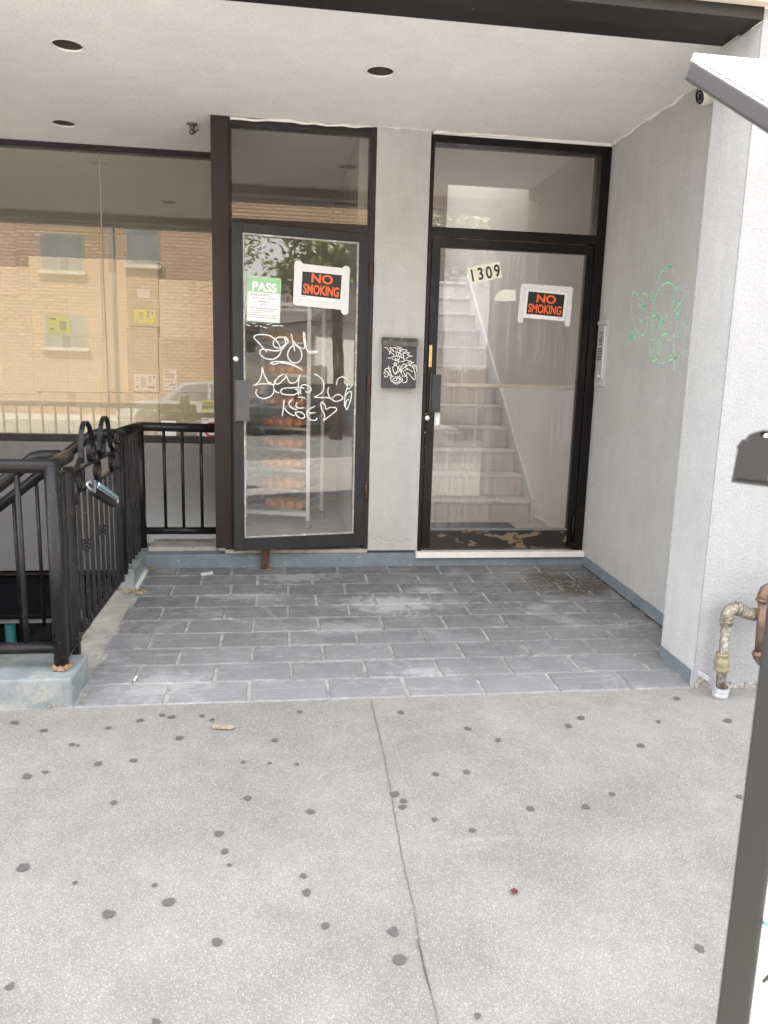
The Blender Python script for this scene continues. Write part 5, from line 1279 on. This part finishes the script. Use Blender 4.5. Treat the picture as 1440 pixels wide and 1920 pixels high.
# ------------------------------------------------------------------ the street behind the camera (seen only as reflections)
bb = thing('brick_apartments', (-6,-20,-.3), 'orange brick apartment block across the street', 'building')
bm = B(); box(bm, (-13.5,-30,-.3), (2.6,-20,8.2)); obj('wall', bm, M_BRICKO, bb)
bm = B(); box(bm, (-9.6,-20.03,3.55), (-8.75,-19.985,8.2)); box(bm, (-2.7,-20.03,3.9), (2.6,-19.985,5.7)); obj('red_brick_panel', bm, M_BRICKR, bb)
for x0, x1, z0, z1 in ((-8.0,-6.7,4.4,5.55),(-8.0,-6.7,1.95,3.0),(-5.3,-4.3,4.7,5.9),(-2.2,-.9,1.9,3.1),(.6,1.8,4.4,5.6),(-12.5,-11.2,4.4,5.55)):
    bm = B(); box(bm, (x0,-19.995,z0), (x1,-19.94,z1)); bmesh.ops.delete(bm, geom=[], context='FACES'); wf = obj('window', bm, M_BLIND, bb)
    bm = B(); box(bm, (x0-.1,-19.99,z0-.12), (x1+.1,-19.86,z0-.005)); box(bm, (x0-.02,-19.99,z0), (x0+.025,-19.95,z1)); box(bm, (x1-.02,-19.99,z0), (x1+.02,-19.95,z1)); obj('sill', bm, simple('stone_sill', (.34,.32,.28), .8), wf)
bm = B(); tube(bm, [(-5.75,-19.9,-.2),(-5.75,-19.9,8.1)], .05, 8); obj('downpipe', bm, M_BLIND, bb)
hs = thing('gabled_house', (14,-22,-.3), 'pale gabled house across the street', 'house')
bm = B(); box(bm, (9.5,-30,-.3), (16,-21,3.2)); obj('wall', bm, M_SIDING, hs)
bm = B(); prism(bm, [(9.2,-30.2,3.2),(16.3,-30.2,3.2),(12.75,-30.2,5.8)], (0,9.5,0)); obj('roof', bm, M_ROOF, hs)
hs = thing('gabled_house', (-18,-22,-.3), 'pale gabled house left of the brick apartments', 'house')
bm = B(); box(bm, (-21,-30,-.3), (-14.5,-20.5,3.4)); obj('wall', bm, M_SIDING, hs)
bm = B(); prism(bm, [(-21.3,-30.2,3.4),(-14.2,-30.2,3.4),(-17.75,-30.2,6.0)], (0,9.9,0)); obj('roof', bm, M_ROOF, hs)
fn = thing('wood_fence', (6,-20,-.3), 'grey board fence beside the brick apartments', 'fence')
bm = B()
for k in range(46): box(bm, (2.7+k*.15,-20.2,-.28), (2.84+k*.15,-20.17,1.55+.03*(k%3)))
obj('boards', bm, M_FENCE, fn)
def tree(x, y, h, cr, cz, n, lab, seed):
    r = random.Random(seed); t_ = thing('street_tree', (x,y,-.3), lab, 'tree', 'street trees across the pavement')
    bm = B(); tube(bm, [(x,y,-.4),(x+.05,y,1.2),(x-.05,y,cz-.8),(x+.1,y,cz+.6)], [.17,.14,.12,.05], 9)
    cl = []
    for i in range(16):
        a = r.uniform(0, 6.28); rad = cr*math.sqrt(r.uniform(.1, 1)); zz = cz+r.uniform(-.75, .9)*cr*.75; c = V((x+rad*math.cos(a), y+rad*math.sin(a), zz)); cl.append(c)
        tube(bm, [(x,y,cz-.9),(V((x,y,cz-.4))+c)/2, c], [.06,.035,.012], 6)
    obj('trunk', bm, M_BARK, t_)
    bm = B()
    for i in range(n):
        c = r.choice(cl)+V((r.gauss(0,1), r.gauss(0,1), r.gauss(0,.75)))*cr*.24; s = r.uniform(.07, .15)
        u = V((r.gauss(0,1), r.gauss(0,1), r.gauss(0,.6))).normalized()*s; w = u.cross(V((r.gauss(0,1), r.gauss(0,1), r.gauss(0,1)))).normalized()*s*.4
        bm.faces.new([bm.verts.new(q) for q in (c-u, c+w, c+u, c-w)])
    obj('crown', bm, M_FOL, t_, recalc=False)
tree(6.2,-26.0,8,2.2,6.5,6500,'tall leafy tree behind the board fence',3)
tree(6.7,-13.5,6,1.5,4.5,5200,'leafy street tree further along opposite the doors',5)
tree(11.5,-16,6,2.0,4.6,4500,'broad street tree at the end of the opposite row',8)
def car(x, y, mat, lab, L=4.5):
    t_ = thing('parked_car', (x,y,-.4), lab, 'car', 'cars parked along the far kerb')
    z = -.4
    side = [(-.5,.32),(-.49,.62),(-.42,.78),(-.22,.86),(-.10,1.36),(.22,1.44),(.38,1.34),(.47,.92),(.5,.72),(.495,.32)]
    bm = B(); prism(bm, [(x+a*L, y-.88, z+b) for a, b in side], (0,1.76,0)); bmesh.ops.bevel(bm, geom=bm.edges[:], offset=.05, segments=2, affect='EDGES'); obj('body', bm, mat, t_)
    bm = B()
    for q0, q1 in (((-.175,.90),(-.075,1.30)),): pass
    for poly_ in ([(-.17,.90),(-.075,1.30),(.06,1.36),(.06,.90)],[(.08,.90),(.08,1.36),(.22,1.37),(.36,1.27),(.43,.93)]):
        prism(bm, [(x+a*L, y+.885, z+b) for a, b in poly_], (0,.012,0)); prism(bm, [(x+a*L, y-.897, z+b) for a, b in poly_], (0,.012,0))
    obj('side_window', bm, M_CARG, t_)
    for wx in (-.31, .31):
        for wy in (-.80, .80):
            bm = B(); lathe(bm, [(.20,-.1),(.32,-.09),(.33,-.05),(.33,.05),(.32,.09),(.20,.1)], (x+wx*L, y+wy, z+.33), (0,1,0), 20); w_ = obj('wheel', bm, M_TYRE, t_)
            bm = B(); lathe(bm, [(.19,-.105),(.19,.105)], (x+wx*L, y+wy, z+.33), (0,1,0), 16); obj('rim', bm, M_GLINT, w_)
car(-2.6,-15.9,M_CARW,'silver hatchback parked along the far kerb in front of the brick apartments')
car(6.6,-15.9,M_CARB,'dark grey hatchback parked along the far kerb by the street trees')
